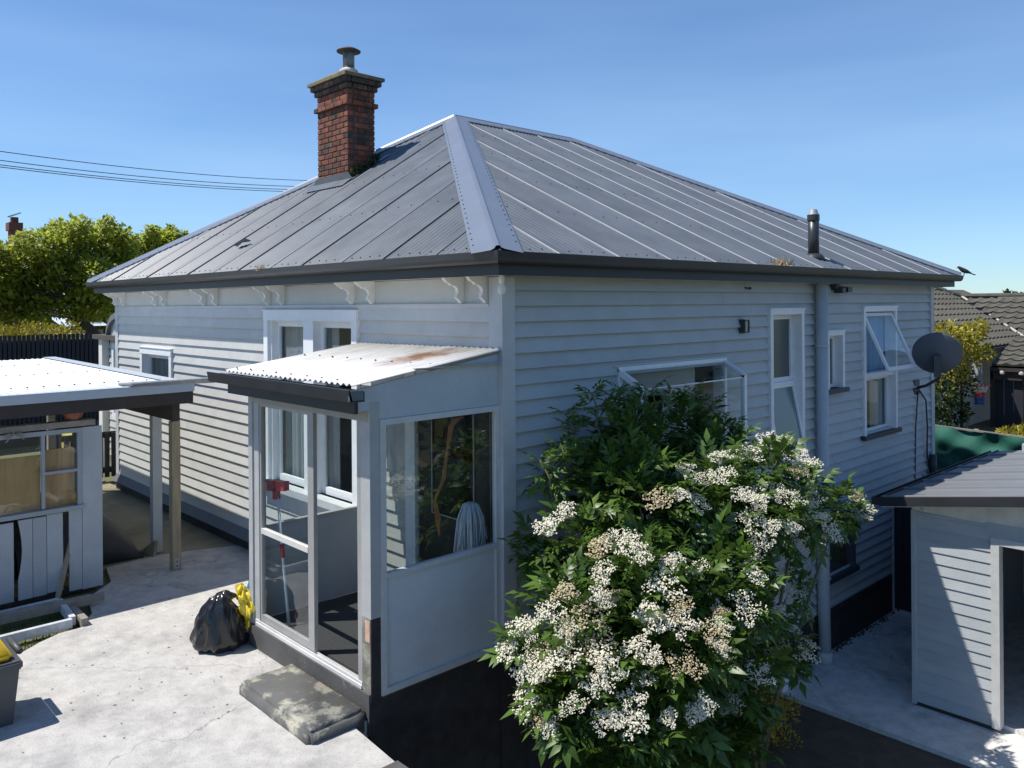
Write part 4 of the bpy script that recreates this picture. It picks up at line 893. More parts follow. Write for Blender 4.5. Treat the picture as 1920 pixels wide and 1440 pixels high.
# dark low gate beyond
gt = thing('garden_gate', 'low black picket gate at the far end of the carport', 'gate', (-10, .0, 0))
for y in np.arange(-.62, .22, .105): MB().box(-10.02, -9.99, y, y+.07, .05, .80).build('picket', fence_m, gt)
MB().box(-10.05, -10.021, -.66, .26, .72, .82).build('rail', fence_m, gt); MB().box(-10.05, -10.021, -.66, .26, .12, .22).build('rail', fence_m, gt)
MB().box(-10.06, -9.98, -.74, -.66, 0, .88).build('post', fence_m, gt); MB().box(-10.06, -9.98, .26, .32, 0, .88).build('post', fence_m, gt)
o = MB().box(-12.2, -11.8, -.12, .18, .3, .9).top('yellow_crate', material('dull_yellow', (.45, .38, .06), .6), 'dull yellow crate beyond the black gate', 'crate', (-12, 0, .3))
o.location.z = -.03
# scrap timber on the ground in front of the shed
def lay(name, label, pieces, mats, cat):
    t = thing(name, label, cat, pieces[0][1][0])
    for (nm, pts, w_, h_), mt in zip(pieces, mats): MB().bar(pts[0], pts[1], w_, h_).build(nm, mt, t)
    return t
fm = material('peeling_white_frame', (.50, .52, .54), .7, .2, 12)
lay('old_window_frame', 'discarded pale window frame lying on the grass by the shed', [('bar', ((-4.02, -3.3, .045), (-4.03, -2.24, .045)), .05, .08), ('bar', ((-3.36, -3.3, .045), (-3.36, -2.30, .045)), .05, .08), ('bar', ((-3.40, -2.28, .045), (-4.00, -2.235, .045)), .05, .08), ('bar', ((-3.39, -3.28, .045), (-3.99, -3.28, .045)), .05, .08)], [fm]*4, 'window frame')
lay('timber_beam', 'weathered timber beam with a broken end lying across old frame', [('beam', ((-3.86, -3.4, .075), (-3.84, -2.0, .065)), .07, .085), ('broken_end', ((-3.84, -2.0, .065), (-3.83, -1.88, .07)), .05, .075)], [oldwood_m, oldwood_m], 'beam')
lay('timber_offcut', 'short timber block at the patio edge under the beam', [('block', ((-3.74, -2.19, .035), (-3.32, -2.20, .035)), .06, .07)], [oldwood_m], 'offcut')
lay('leaning_stick', 'thin pale stick leaning in the gap of the shed boards', [('stick', ((-4.20, -2.21, .0), (-4.40, -2.02, .52)), .045, .025)], [wood_m], 'stick')
lay('floor_plank', 'short dark plank lying at the foot of the shed boards', [('plank', ((-4.10, -2.22, .02), (-3.92, -2.10, .02)), .09, .04)], [oldwood_m], 'plank')
# grass strip
gv = []; 
for i in range(1500):
    tt = random.random(); x = -3.6+random.uniform(-.25, .52); y = random.uniform(-3.6, -2.25)
    lim = np.interp(y, [-3.6, -3.05, -2.78, -2.6, -2.42, -2.24], [-3.08, -3.06, -3.07, -3.21, -3.31, -3.33])
    if x > lim: continue
    a = random.uniform(0, 6.28); h = random.uniform(.02, .06); s_ = .006
    gv += [(x-math.sin(a)*s_, y+math.cos(a)*s_, -.03), (x+math.sin(a)*s_, y-math.cos(a)*s_, -.03), (x+random.uniform(-.02, .02), y+random.uniform(-.02, .02), -.03+h)]
o = mesh_np('grass', np.array(gv), np.arange(len(gv)).reshape(-1, 3), grass_m); tag(o, 'short patchy grass between patio and shed', 'grass', kind='stuff')

# ============================================================ BAG, BIN
def blob(fn, nu, nv):
    V = [fn(i/nu*2*math.pi, j/nv) for j in range(nv+1) for i in range(nu)]
    F = [(j*nu+i, j*nu+(i+1) % nu, (j+1)*nu+(i+1) % nu, (j+1)*nu+i) for j in range(nv) for i in range(nu)]; return V, F
bagc = Vector((-2.05, -1.47, 0))
bag = thing('rubbish_bag', 'shiny black rubbish bag slumped against the porch corner', 'bag', bagc)
def bagf(a, v):
    rr = np.interp(v, [0, .04, .18, .4, .62, .8, .9, .96, 1], [.02, .235, .262, .235, .205, .165, .115, .10, .03])
    fold = 1+.055*math.sin(9*a+6*v)+.045*math.sin(17*a-9*v+1)+.05*math.sin(5*a+2)*v
    zz = np.interp(v, [0, .04, .9, 1], [0, .004, .38, .42])+.045*math.sin(a+2.2)*v+.02*math.sin(3*a+1)*v
    return bagc+Vector((rr*fold*math.cos(a)*.95+.05*v, rr*fold*math.sin(a)*.90-.02*v, zz))
V, F = blob(bagf, 56, 26); MB().add(V, F).build('sack', plastic_black, bag, smooth=True)
def knot(a, v):
    rr = .075*math.sin(math.pi*min(1, v*.92+.06))*(1+.3*math.sin(5*a+4*v)+.15*math.sin(11*a)); return bagc+Vector((.06+rr*math.cos(a), .02+rr*math.sin(a), .37+.11*v))
V, F = blob(knot, 28, 12); MB().add(V, F).build('tied_neck', plastic_black, bag, smooth=True)
t = thing('yellow_packet', 'crumpled yellow packet with a blue corner behind rubbish bag', 'packet', (-1.92, -1.30, 0))
m = MB()
for (cx, cy, cz, r0, sd) in ((-1.93, -1.31, .40, .070, 1), (-1.90, -1.29, .30, .085, 2), (-1.90, -1.27, .17, .055, 3), (-1.90, -1.26, .05, .05, 4), (-1.95, -1.33, .47, .045, 5)):
    def yb(a, v, cx=cx, cy=cy, cz=cz, r0=r0, sd=sd):
        th = math.pi*v; rr = r0*(1+.22*math.sin(4*a+3*sd+5*v)+.16*math.sin(7*a-6*v+sd)+.10*math.sin(13*a+9*v)); return (cx+rr*math.sin(th)*math.cos(a), cy+rr*math.sin(th)*math.sin(a)*.8, max(.002, cz+rr*math.cos(th)*.85))
    V, F = blob(yb, 22, 12); m.add(V, F)
m.build('packet', yellow2_m, t)
MB().prism([(-1.96, -1.27, .46), (-1.90, -1.28, .47), (-1.885, -1.26, .59), (-1.905, -1.255, .59)], (.01, .03, .0)).build('blue_flap', blue_m, t)
def yt(a, v):
    rr = .045*math.sin(math.pi*min(1, v*.9+.08))*(1+.3*math.sin(4*a+1)+.2*math.sin(7*a+5*v)); return Vector((-1.90+rr*math.cos(a), -1.50+rr*math.sin(a), .10+.10*v))
V, F = blob(yt, 18, 8); MB().add(V, F).build('yellow_tie', yellow2_m, bag, smooth=True)
# bin (only its corner is in the picture)
bn = thing('recycling_bin', 'grey recycling bin with bright yellow lid at left edge', 'bin', (-1.95, -3.32, 0))
bx0, bx1, by0, by1, bhh = -2.22, -1.69, -3.62, -3.06, .45
m = MB(); i_ = .055
m.add([(bx0+i_, by0+i_, .0), (bx1-i_, by0+i_, .0), (bx1-i_, by1-i_, .0), (bx0+i_, by1-i_, .0), (bx0+.02, by0+.02, bhh-.06), (bx1-.02, by0+.02, bhh-.06), (bx1-.02, by1-.02, bhh-.06), (bx0+.02, by1-.02, bhh-.06)], [(0, 3, 2, 1), (0, 1, 5, 4), (1, 2, 6, 5), (2, 3, 7, 6), (3, 0, 4, 7), (4, 5, 6, 7)]); m.build('body', bin_m, bn)
def rbox(x0, x1, y0, y1, z0, z1, r):
    bm = bmesh.new(); bmesh.ops.create_cube(bm, size=1)
    for v in bm.verts: v.co = Vector(((x0+x1)/2+v.co.x*(x1-x0), (y0+y1)/2+v.co.y*(y1-y0), (z0+z1)/2+v.co.z*(z1-z0)))
    bmesh.ops.bevel(bm, geom=list(bm.edges), offset=r, segments=3, affect='EDGES'); bm.verts.index_update()
    mb = MB().add([v.co for v in bm.verts], [[v.index for v in f.verts] for f in bm.faces]); bm.free(); return mb
rbox(bx0, bx1, by0, by1, bhh-.06, bhh, .012).build('rim', bin_m, bn)
rbox(bx0+.02, bx1-.045, by0+.03, by1-.05, bhh-.01, bhh+.06, .028).build('lid', yellow_m, bn, smooth=True)
MB().tube([(bx0+.06, by1+.01, bhh+.02), (bx1-.14, by1+.01, bhh+.02)], .022, 10).build('handle', bin_m, bn, smooth=True)

# ============================================================ SMALL SHED (right)
sh = thing('garden_shed', 'small grey weatherboard shed with sloping charcoal roof and open doorway', 'shed', (2.6, 6.5, LOW))
SY, SXL = 5.03, 1.30
srow = []
zz = LOW+.03
ztop = lambda x: .60+(x-SXL)*-.045
for k in range(17):
    z0 = LOW+.05+.1215*k; z1 = z0+.1215
    m = MB().prism([(SXL+.045, SY, z0), (SXL+.045, SY-.017, z0+.001), (SXL+.045, SY-.004, z1+.01), (SXL+.045, SY, z1+.01)], (2.10-SXL-.045, 0, 0)); m.build('weatherboard', rboard_m, sh)
box('fibro_panel', rboard_m, sh, SXL+.045, 2.05, SY-.008, SY, LOW+.05+.1215*17+.012, .60)
box('corner_board', rboard_m, sh, SXL, SXL+.044, SY-.03, SY, LOW+.02, .62)
box('wall', rboard_m, sh, SXL+.001, 2.1, SY+.001, SY+.09, LOW+.04, .62)
box('wall', rboard_m, sh, SXL, SXL+.08, SY+.091, 8.9, LOW+.04, .60); box('wall', rboard_m, sh, 4.6, 4.7, SY, 8.9, LOW+.04, 1.0); box('wall', rboard_m, sh, SXL+.09, 4.6, 8.8, 8.9, LOW+.04, .9)
box('wall', rboard_m, sh, 3.1, 4.6, SY, SY+.09, LOW+.04, .9); box('door_head', rboard_m, sh, 2.05, 3.15, SY-.012, SY+.05, .47, .62)
box('floor', conc2_m, sh, SXL+.08, 4.6, SY+.09, 8.8, LOW+.002, LOW+.05)
m = MB(); m.box(2.10, 2.18, SY-.035, SY+.09, LOW+.04, .47); m.box(3.02, 3.1, SY-.035, SY+.09, LOW+.04, .47); m.box(2.18, 3.02, SY-.035, SY+.09, .40, .47); m.build('door_frame', material('pale_door_frame', (.55, .55, .53), .6, .1, 9), sh)
m = MB().prism([(SXL, SY-.004, .62), (4.6, SY-.004, .48), (4.6, SY-.004, 1.12), (SXL, SY-.004, .70)], (0, .03, 0)); m.build('mouldy_panel', material('mouldy_fibre_panel', (.70, .68, .58), .9, .15, 5, 0, col2=(.10, .10, .06), s2=5, lo=.56, hi=.68, stretch=(1, 1, .5)), sh)
SR0, SR1, RZ0, RSL = 1.05, 4.9, .735, .168        # roof left edge x, right edge, z at left, slope
m_ = None; sroof = material('shed_roofing', (.185, .19, .20), .38, .06, 2)
y = SY-.20; k = 0
while y < 8.85:
    e = min(y+.60, 8.95); V = []
    cols = [(y, .0), (y+.006, .022), (y+.03, .026), (y+.054, .022), (y+.06, .0), (e, .0)]
    for (yy, hh) in cols: V += [(SR0, yy, RZ0+hh), (SR1, yy, RZ0+(SR1-SR0)*RSL+hh)]
    MB().add(V, [(2*i, 2*i+2, 2*i+3, 2*i+1) for i in range(len(cols)-1)]).build('roof_sheet', sroof, sh); y = e; k += 1
zl_ = lambda x: RZ0+(x-SR0)*RSL
MB().prism([(SR0, SY-.215, zl_(SR0)-.09), (SR1, SY-.215, zl_(SR1)-.10), (SR1, SY-.215, zl_(SR1)+.012), (SR0, SY-.215, zl_(SR0)+.012)], (0, .014, 0)).build('barge_board', dark_m, sh)
MB().prism([(SR0, SY-.20, zl_(SR0)-.10), (SR1, SY-.20, zl_(SR1)-.11), (SR1, SY-.20, zl_(SR1)-.10), (SR0, SY-.20, zl_(SR0)-.09)], (0, .2, 0)).build('soffit', white_m, sh)
m = MB(); m.box(SR0-.015, SR0+.0, SY-.215, 8.95, RZ0-.085, RZ0+.02); m.box(SR0-.10, SR0-.016, SY-.215, 8.95, RZ0-.085, RZ0-.075); m.box(SR0-.11, SR0-.10, SY-.215, 8.95, RZ0-.085, RZ0+.0); m.box(SR0-.10, SR0-.016, SY-.215, SY-.205, RZ0-.075, RZ0); m.build('gutter', dark_m, sh)
box('bearer', brown_m, sh, SXL-.0, 2.1, SY-.0, SY+.08, LOW, LOW+.038)
# gate panel between house and shed
t = thing('side_gate', 'tall black gate closing the gap between house and small shed', 'gate', (.6, 7.7, LOW))
for k in range(9): MB().box(.06+k*.135, .06+k*.135+.128, 7.66, 7.69, LOW+.06, .06).build('paling', fence_m, t)
box('rail', fence_m, t, .06, 1.27, 7.691, 7.73, LOW+.3, LOW+.4); box('rail', fence_m, t, .06, 1.27, 7.691, 7.73, -.25, -.15)
MB().box(.03, .058, 7.64, 7.69, LOW, .10).build('post', material('pale_gate_edge', (.45, .46, .47), .6), t)
MB().box(1.16, 1.29, 6.2, 6.24, LOW, .55).top('spare_board', trim_grey, 'loose grey board standing against the shed side wall', 'board', (1.22, 6.22, LOW))
# things on the path
t = thing('downpipe_offcut', 'white pipe length lying at the path edge under the shrub', 'pipe', (.2, 4.4, LOW))
MB().tube([(.10, 5.02, LOW+.04), (.06, 4.36, LOW+.05)], .035, 12).build('pipe', white_m, t, smooth=True)
MB().box(-.0, .16, 4.20, 4.34, LOW+.0, LOW+.06).build('shoe', white_m, t)
m = MB()
for i in range(220):
    y_ = random.uniform(5.2, 9.0); x_ = .03+abs(random.gauss(0, .035)); s_ = random.uniform(.008, .022)
    m.lathe([(s_, 0), (s_*.7, s_*.6)], (x_, y_, LOW), 5)
o = m.build('leaf_litter', soil_m); tag(o, 'dark leaf litter along the foot of black foundation', 'litter', kind='stuff')

# ============================================================ VEGETATION
def rot_frames(D, U=None):
    """orthonormal frames: D forward (n,3), random roll unless U"""
    n = len(D); D = D/np.linalg.norm(D, axis=1, keepdims=True)
    A = RNG.normal(size=(n, 3)) if U is None else U+RNG.normal(size=(n, 3))*.25
    S = np.cross(D, A); S /= np.linalg.norm(S, axis=1, keepdims=True)+1e-9; Nn = np.cross(S, D); return D, S, Nn
def leaves_from(P, D, S, Nn, size, wid, fold=.22, droop=.18):
    """leaflet: 5 verts, 4 tris"""
    n = len(P); L_ = size[:, None]
    b = P; tip = P+D*L_-Nn*L_*droop; mdl = P+D*L_*.48+Nn*L_*.04
    l = P+D*L_*.42+S*L_*wid+Nn*L_*fold*wid*1.6; r = P+D*L_*.42-S*L_*wid+Nn*L_*fold*wid*1.6
    V = np.stack([b, l, tip, r, mdl], 1).reshape(-1, 3); i = np.arange(n)[:, None]*5
    F = np.concatenate([i+np.array([[0, 1, 4]]), i+np.array([[1, 2, 4]]), i+np.array([[2, 3, 4]]), i+np.array([[3, 0, 4]])], 0); return V, F
def shell_points(lobes, n, power=.45, up=.0):
    """points spread through ellipsoid lobes, denser outwards"""
    vol = np.array([l[3]*l[4]*l[5] for l in lobes])**.72; cnt = RNG.multinomial(n, vol/vol.sum()); P = []; D = []
    for l, c in zip(lobes, cnt):
        q = RNG.normal(size=(c, 3)); q /= np.linalg.norm(q, axis=1, keepdims=True); rr = RNG.random(c)**power
        P.append(np.array(l[:3])+q*rr[:, None]*np.array(l[3:6])*(1+RNG.normal(size=(c, 1))*.06)); D.append(q+np.array([0, 0, up]))
    return np.concatenate(P), np.concatenate(D)
def compound(P, D, size, nleaf=7, wid=.17):
    """pinnate leaf: leaflets in pairs along a drooping rachis"""
    D, S, Nn = rot_frames(D, np.tile(np.array([[0, 0, 1.0]]), (len(P), 1))); Vs = []; Fs = []; k0 = 0
    for j in range(nleaf):
        if j == nleaf-1: t, ang = 1.0, 0.0
        else: t = .30+.62*(j//2)/(nleaf//2-1+1e-6)*.9; ang = (1 if j % 2 else -1)*(1.05-.25*t)
        base = P+D*size[:, None]*t*.62-Nn*size[:, None]*.12*t*t
        dd = D*math.cos(ang)+S*math.sin(ang)-Nn*.15+RNG.normal(size=P.shape)*.10; d2, s2_, n2 = dd/np.linalg.norm(dd, axis=1, keepdims=True), None, None
        s2_ = np.cross(d2, Nn); s2_ /= np.linalg.norm(s2_, axis=1, keepdims=True)+1e-9; n2 = np.cross(s2_, d2)
        V, F = leaves_from(base, d2, s2_, n2, size*(.46 if j < nleaf-1 else .5)*RNG.uniform(.8, 1.15, len(P)), wid); Vs.append(V); Fs.append(F+k0); k0 += len(V)
    return np.concatenate(Vs), np.concatenate(Fs)

# ---- flowering elder
elder = thing('elder_shrub', 'large elder shrub with cream flower heads against right wall', 'shrub', (1.0, 1.6, LOW-.05))
lob_px = [(1185, 830, 80, .50), (1270, 800, 62, .50), (1130, 905, 80, .45), (1330, 850, 75, .65), (1040, 890, 34, .35), (1015, 1040, 40, .40), (1120, 800, 36, .45),
          (1200, 950, 120, .85), (1330, 970, 120, 1.10), (1100, 1030, 85, .75), (1440, 890, 66, 1.35), (1500, 950, 66, 1.40), (1572, 958, 40, 1.30), (1420, 990, 90, 1.40),
          (1200, 1110, 125, 1.25), (1330, 1120, 120, 1.45), (1430, 1180, 55, 1.45), (1070, 1170, 85, 1.15), (1000, 1215, 42, 1.05), (1240, 1230, 140, 1.50), (1370, 1270, 95, 1.55),
          (1090, 1290, 95, 1.35), (1480, 1215, 36, 1.40), (1160, 1380, 130, 1.5), (1320, 1390, 120, 1.5), (1025, 1320, 45, 1.2), (1480, 1110, 30, 1.25)]
lobes = []
for a, b, rp, X in lob_px:
    c = at(a, b, 'x', X); dep = (c-CAM)@d_; rr = rp*dep/FPX*(.86 if b < 910 else .95); lobes.append((*c, rr*.8, rr*.95, rr*.92))
P, D = shell_points(lobes, 3900, .42, .25)
ok = (P[:, 0] > .10); P, D = P[ok], D[ok]
V, F = compound(P, D+RNG.normal(size=D.shape)*.5, RNG.uniform(.11, .30, len(P)), wid=.20)
mesh_np('foliage', V, F, leaf_elder, elder, kind='stuff')
# leafy shoots rising above the mass
shoots = MB(); PP = []; DD = []
for a, b, X in ((1108, 735, .42), (1150, 742, .45), (1175, 738, .5), (1222, 730, .5), (1300, 728, .55), (1330, 760, .6), (1370, 800, .65), (1012, 862, .35), (1050, 830, .38), (985, 1030, .4), (1060, 775, .4), (1452, 828, 1.35), (1395, 815, .9)):
    tip = Vector(at(a, b, 'x', X)); root = tip+Vector((random.uniform(.0, .15), random.uniform(-.1, .1), -.28))
    shoots.tube([root, root.lerp(tip, .5)+Vector((.03, .02, 0)), tip], [.012, .009, .004], 6)
    for k in range(9):
        p = root.lerp(tip, .25+.75*k/8); an = k*2.4; PP.append(p); DD.append((math.cos(an)*.9, math.sin(an)*.9, .35+.6*k/8))
stem_roots = [(1.0, 1.6), (1.15, 1.9), (.85, 1.3), (1.2, 1.4), (.95, 2.1)]
for l in lobes:
    rx, ry = random.choice(stem_roots); a = Vector((rx+random.uniform(-.1, .1), ry+random.uniform(-.1, .1), LOW-.05)); b = Vector(l[:3])
    if b.z < a.z+.2: continue
    shoots.tube([a, a.lerp(b, .5)+Vector((random.uniform(-.1, .1), random.uniform(-.1, .1), .1)), b], [.026, .018, .008], 6)
shoots.build('stems', stem_m, elder, smooth=True)
V, F = compound(np.array(PP), np.array(DD), RNG.uniform(.15, .24, len(PP))); mesh_np('shoot_leaves', V, F, leaf_elder, elder, kind='stuff')
# flower heads: flat corymbs of tiny florets on forked stalks
def corymb(seed, rad):
    rg = random.Random(seed); V = []; F = []
    for c in range(9):
        a = c*2.4+rg.uniform(-.3, .3); rr = rad*math.sqrt(c/9)*.95; cx, cy = math.cos(a)*rr, math.sin(a)*rr; cz = -.30*rr*rr/rad+rg.uniform(-.008, .008)
        for i in range(27):
            b = rg.uniform(0, 6.28); q = rad*.34*math.sqrt(rg.random()); x, y, z_ = cx+math.cos(b)*q, cy+math.sin(b)*q, cz+rg.uniform(-.006, .012)-.4*q*q/rad
            s_ = rg.uniform(.004, .0068); t0 = rg.uniform(0, 6.28); k = len(V); tx, ty = rg.uniform(-.6, .6), rg.uniform(-.6, .6)
            V.append((x, y, z_+.002))
            for j in range(5):
                an = t0+j*1.2566; dx, dy = math.cos(an)*s_, math.sin(an)*s_; V.append((x+dx, y+dy, z_+dx*tx+dy*ty-.001))
            F += [(k, k+1+j, k+1+(j+1) % 5) for j in range(5)]
        k = len(V); V += [(0, 0, -.10), (.004, 0, -.10), (cx+.003, cy, cz-.01), (cx, cy, cz-.01)]; F.append((k, k+1, k+2)); F.append((k, k+2, k+3))
    me = bpy.data.meshes.new('flower_head'); me.from_pydata(V, [], F); return me
heads = {}
for s_ in range(5):
    for mt in (flower_m, flower_old):
        me = corymb(s_*3+1, .085+.012*s_); me.materials.append(mt); heads[(s_, mt.name)] = me
fl_px = [(1225, 935), (1262, 928), (1290, 940), (1272, 884), (1345, 868), (1365, 858), (1400, 856), (1440, 832), (1462, 838), (1480, 862), (1500, 858), (1512, 882), (1482, 884), (1425, 905), (1452, 912), (1320, 905), (1380, 930), (1405, 940), (1470, 938), (1490, 955), (1512, 945), (1530, 965), (1545, 985), (1470, 985), (1498, 1000), (1440, 985), (1592, 935), (1606, 952), (1618, 965), (1520, 1022), (1425, 1010), (1400, 1035),
         (1060, 968), (1022, 998), (1135, 1034), (1160, 1024), (1185, 1030), (1200, 1052), (1250, 1058), (1140, 1075), (1135, 1100), (1155, 1115), (1110, 1128), (1060, 1122), (1038, 1150), (1085, 1155), (1062, 1178), (985, 1186), (1008, 1182), (968, 1215), (985, 1240), (1000, 1255), (1042, 1212), (1055, 1245), (1030, 1270), (1100, 1196), (1215, 1158), (1232, 1172), (1262, 1150), (1270, 1172), (1318, 1190), (1335, 1178), (1330, 1212), (1420, 1188), (1440, 1200), (1452, 1152), (1482, 1192), (1498, 1215), (1440, 1100), (1462, 1085), (1480, 1110), (1400, 1082), (1385, 1130), (1200, 1212), (1225, 1228), (1118, 1240), (1108, 1282), (1130, 1262), (1195, 1288), (1250, 1325), (1290, 1318), (1305, 1305), (1020, 1335), (1040, 1345), (1000, 1310), (1075, 1312), (1150, 1352), (1180, 1358), (1310, 1075), (1345, 1140), (1180, 1322), (1360, 1330), (1275, 1240), (1235, 1095), (1120, 1335), (1410, 1260), (1350, 900), (1395, 975)]
for i, (a, b) in enumerate(fl_px):
    w = ray(a, b); w = w/np.linalg.norm(w); best = None
    for l in lobes:
        c = np.array(l[:3]); s3 = np.array(l[3:6]); oc = (CAM-c)/s3; ww = w/s3; A_, B_, C_ = ww@ww, 2*oc@ww, oc@oc-1.0
        dsc = B_*B_-4*A_*C_
        if dsc > 0:
            tt = (-B_-math.sqrt(dsc))/(2*A_)
            if best is None or tt < best[0]: best = (tt, (CAM+w*tt-c)/s3)
    if best is None: tt = ((at(a, b, 'x', 1.2)-CAM)@w); nrm = np.array([.4, -.4, .8])
    else: tt, nrm = best
    p = CAM+w*(tt-.02)+np.array(nrm)*.085-w*.05; nv = Vector(nrm)*.8+Vector((-.1, -.35, .95)); nv.normalize()
    old = random.random() < .17; me = heads[(random.randrange(5), (flower_old if old else flower_m).name)]
    o = bpy.data.objects.new('flower_head', me); COL.objects.link(o); o.parent = elder; o.location = Vector(p)-elder.location
    o.rotation_euler = (nv.to_track_quat('Z', 'Y') @ Matrix.Rotation(random.uniform(0, 6.28), 3, 'Z').to_quaternion()).to_euler(); s_ = random.uniform(.7, 1.25); o.scale = (s_, s_*random.uniform(.8, 1.1), s_)

# ---- low golden shrub below
gs = thing('golden_shrub', 'small golden leaved shrub beside the path corner', 'shrub', (.35, 3.6, LOW-.05))
gl_ = [(*at(1432, 1325, 'x', .62), .22, .24, .20), (*at(1470, 1330, 'x', .62), .17, .2, .13), (*at(1412, 1365, 'x', .65), .22, .25, .2), (*at(1455, 1400, 'x', .6), .25, .3, .25)]
P, D = shell_points(gl_, 1800, .5, .5); D2, S2, N2 = rot_frames(D); V, F = leaves_from(P, D2, S2, N2, RNG.uniform(.025, .05, len(P)), .32); mesh_np('foliage', V, F, leaf_gold, gs, kind='stuff')
m = MB()
for l in gl_: m.tube([(.4, 3.5, LOW-.05), Vector(l[:3])], [.015, .004], 5)
m.build('stems', bark_m, gs)

def simple_tree(name, label, base, trunk_pts, radii, lobes, n, leafsize, mat, wid=.36, cat='tree', power=.45, group=None, limbs=True):
    t = thing(name, label, cat, base, group); m = MB()
    m.tube(trunk_pts, radii, 10)
    if limbs:
        for l in lobes:
            st = Vector(trunk_pts[random.randrange(max(1, len(trunk_pts)//2), len(trunk_pts))]); e = Vector(l[:3]); k = radii[-1]
            m.tube([st, st.lerp(e, .5)+Vector((0, 0, -.05)), e], [k*.5, k*.3, k*.12], 6)
    m.build('trunk', bark_m, t, smooth=True)
    P, D = shell_points(lobes, n, power, .15); D = D+RNG.normal(size=D.shape)*.6
    D2, S2, N2 = rot_frames(D, np.tile(np.array([[0, 0, 1.0]]), (len(P), 1))); V, F = leaves_from(P, D2, S2, N2, RNG.uniform(leafsize*.6, leafsize*1.3, len(P)), wid); mesh_np('crown', V, F, mat, t, kind='stuff')
    return t
def L3(px, py, X, rp, sq=1.0):
    c = at(px, py, 'x', X); dep = (c-CAM)@d_; rr = rp*dep/FPX; return (*c, rr, rr, rr*sq)
TX = -18.5
tl = []
for a, b, rp in [(30, 500, 52), (85, 470, 44), (140, 462, 46), (190, 462, 46), (60, 545, 50), (120, 530, 46), (180, 525, 48), (228, 500, 44), (20, 580, 42), (75, 585, 32), (225, 455, 34), (-40, 520, 60), (-60, 580, 50), (110, 432, 24), (150, 425, 22), (200, 425, 20), (45, 455, 22), (170, 580, 26), (215, 570, 30), (140, 575, 30), (-20, 480, 36), (210, 540, 26), (5, 540, 44), (95, 500, 40)]:
    l = L3(a, b, TX+random.uniform(-.9, .9), rp*1.0, .9); tl.append(l)
tb = at(188, 660, 'x', TX); T = [(tb[0], tb[1], -.03), tuple(at(186, 640, 'x', TX)), tuple(at(165, 618, 'x', TX)), tuple(at(142, 596, 'x', TX)), tuple(at(150, 560, 'x', TX)), tuple(at(150, 510, 'x', TX))]
simple_tree('maple_tree', 'broad light green tree behind the dark picket fence', (tb[0], tb[1], -.03), T, [.22, .20, .17, .15, .11, .06], tl, 24000, .13, leaf_maple)
TX2 = -24
tl = [L3(a, b, TX2+random.uniform(-.8, .8), rp) for a, b, rp in [(265, 470, 32), (300, 462, 30), (325, 452, 22), (340, 470, 26), (285, 440, 16), (318, 436, 12), (345, 445, 10), (240, 500, 40), (200, 590, 34), (215, 560, 30), (160, 600, 28)]]
tb = at(200, 640, 'x', TX2); simple_tree('background_tree', 'second light green tree seen above the left roof edge', (tb[0], tb[1], -.03), [(tb[0], tb[1], -.03), tuple(at(205, 580, 'x', TX2)), tuple(at(250, 500, 'x', TX2))], [.25, .2, .1], tl, 9000, .15, leaf_maple)
# far chimney + neighbour buildings (left)
nb = thing('neighbour_cottage', 'pale neighbouring cottage behind the tree at far left', 'house', (-33, 2, -.03))
NX = -30
def nbox(nm, mat, a0, b0, a1, b1, X, dx, bottom=None):
    p = at(a0, b0, 'x', X); q = at(a1, b1, 'x', X); return MB().box(X-dx, X, min(p[1], q[1]), max(p[1], q[1]), (-.03 if bottom is None else bottom), p[2]).build(nm, mat, nb)
nbox('wall', material('pale_wall', (.42, .45, .46), .8, .05), -60, 592, 28, 660, NX, 4)
nbox('wall', material('tan_wall', (.25, .22, .18), .8, .1), 30, 596, 128, 660, NX-.3, 4)
p = at(-60, 585, 'x', NX-2); q = at(130, 585, 'x', NX-2)
MB().prism([(NX+.3, p[1], at(0, 594, 'x', NX)[2]), (NX-2.2, p[1], at(0, 560, 'x', NX)[2]), (NX-5, p[1], at(0, 594, 'x', NX)[2])], (0, q[1]-p[1], 0)).build('roof', material('neighbour_roof', (.12, .12, .125), .6, .1), nb)
c = at(27, 440, 'x', NX-2.2); w_ = 11*((c-CAM)@d_)/FPX; z0 = at(27, 470, 'x', NX-2.2)[2]-2; z1 = at(27, 418, 'x', NX-2.2)[2]
chn = bpy.data.objects.new('chimney', None); COL.objects.link(chn); chn.parent = nb; chn.location = Vector((c[0], c[1], z0))-nb.location
farbrick = material('far_brick', (.17, .065, .045), .9, .25, 6)
MB().box(c[0]-w_, c[0]+w_, c[1]-w_*.75, c[1]+w_*.75, z0, z1).build('stack', farbrick, chn)
MB().box(c[0]-w_*1.2, c[0]+w_*1.2, c[1]-w_*1.05, c[1]+w_*1.05, z1-.32, z1).build('corbel', farbrick, chn)
MB().box(c[0]-w_*.6, c[0]+w_*.6, c[1]-w_*.5, c[1]+w_*.5, z1, z1+.22).build('pot', farbrick, chn)
MB().prism([(c[0], c[1]-.25, z1+.24), (c[0], c[1]+.18, z1+.42), (c[0], c[1]+.2, z1+.38), (c[0], c[1]-.2, z1+.2)], (.2, 0, 0)).build('cowl', alu_m, chn)
gar = thing('neighbour_garage', 'low neighbouring garage with pale iron roof beside the tree', 'garage', (-23.5, 4.6, -.03))
p = at(112, 612, 'x', -22.5); q = at(198, 604, 'x', -22.5)
MB().add([(-22.2, p[1], p[2]), (-22.2, q[1], q[2]-.1), (-25.5, q[1]+.4, q[2]+.22), (-25.5, p[1]+.4, p[2]+.28)], [(0, 1, 2, 3)]).build('roof', material('pale_blue_iron', (.55, .60, .66), .5, .06), gar)
MB().box(-25, -22.4, p[1]+.1, q[1]-.1, -.03, p[2]-.12).build('wall', material('garage_wall', (.33, .31, .27), .8, .1), gar)
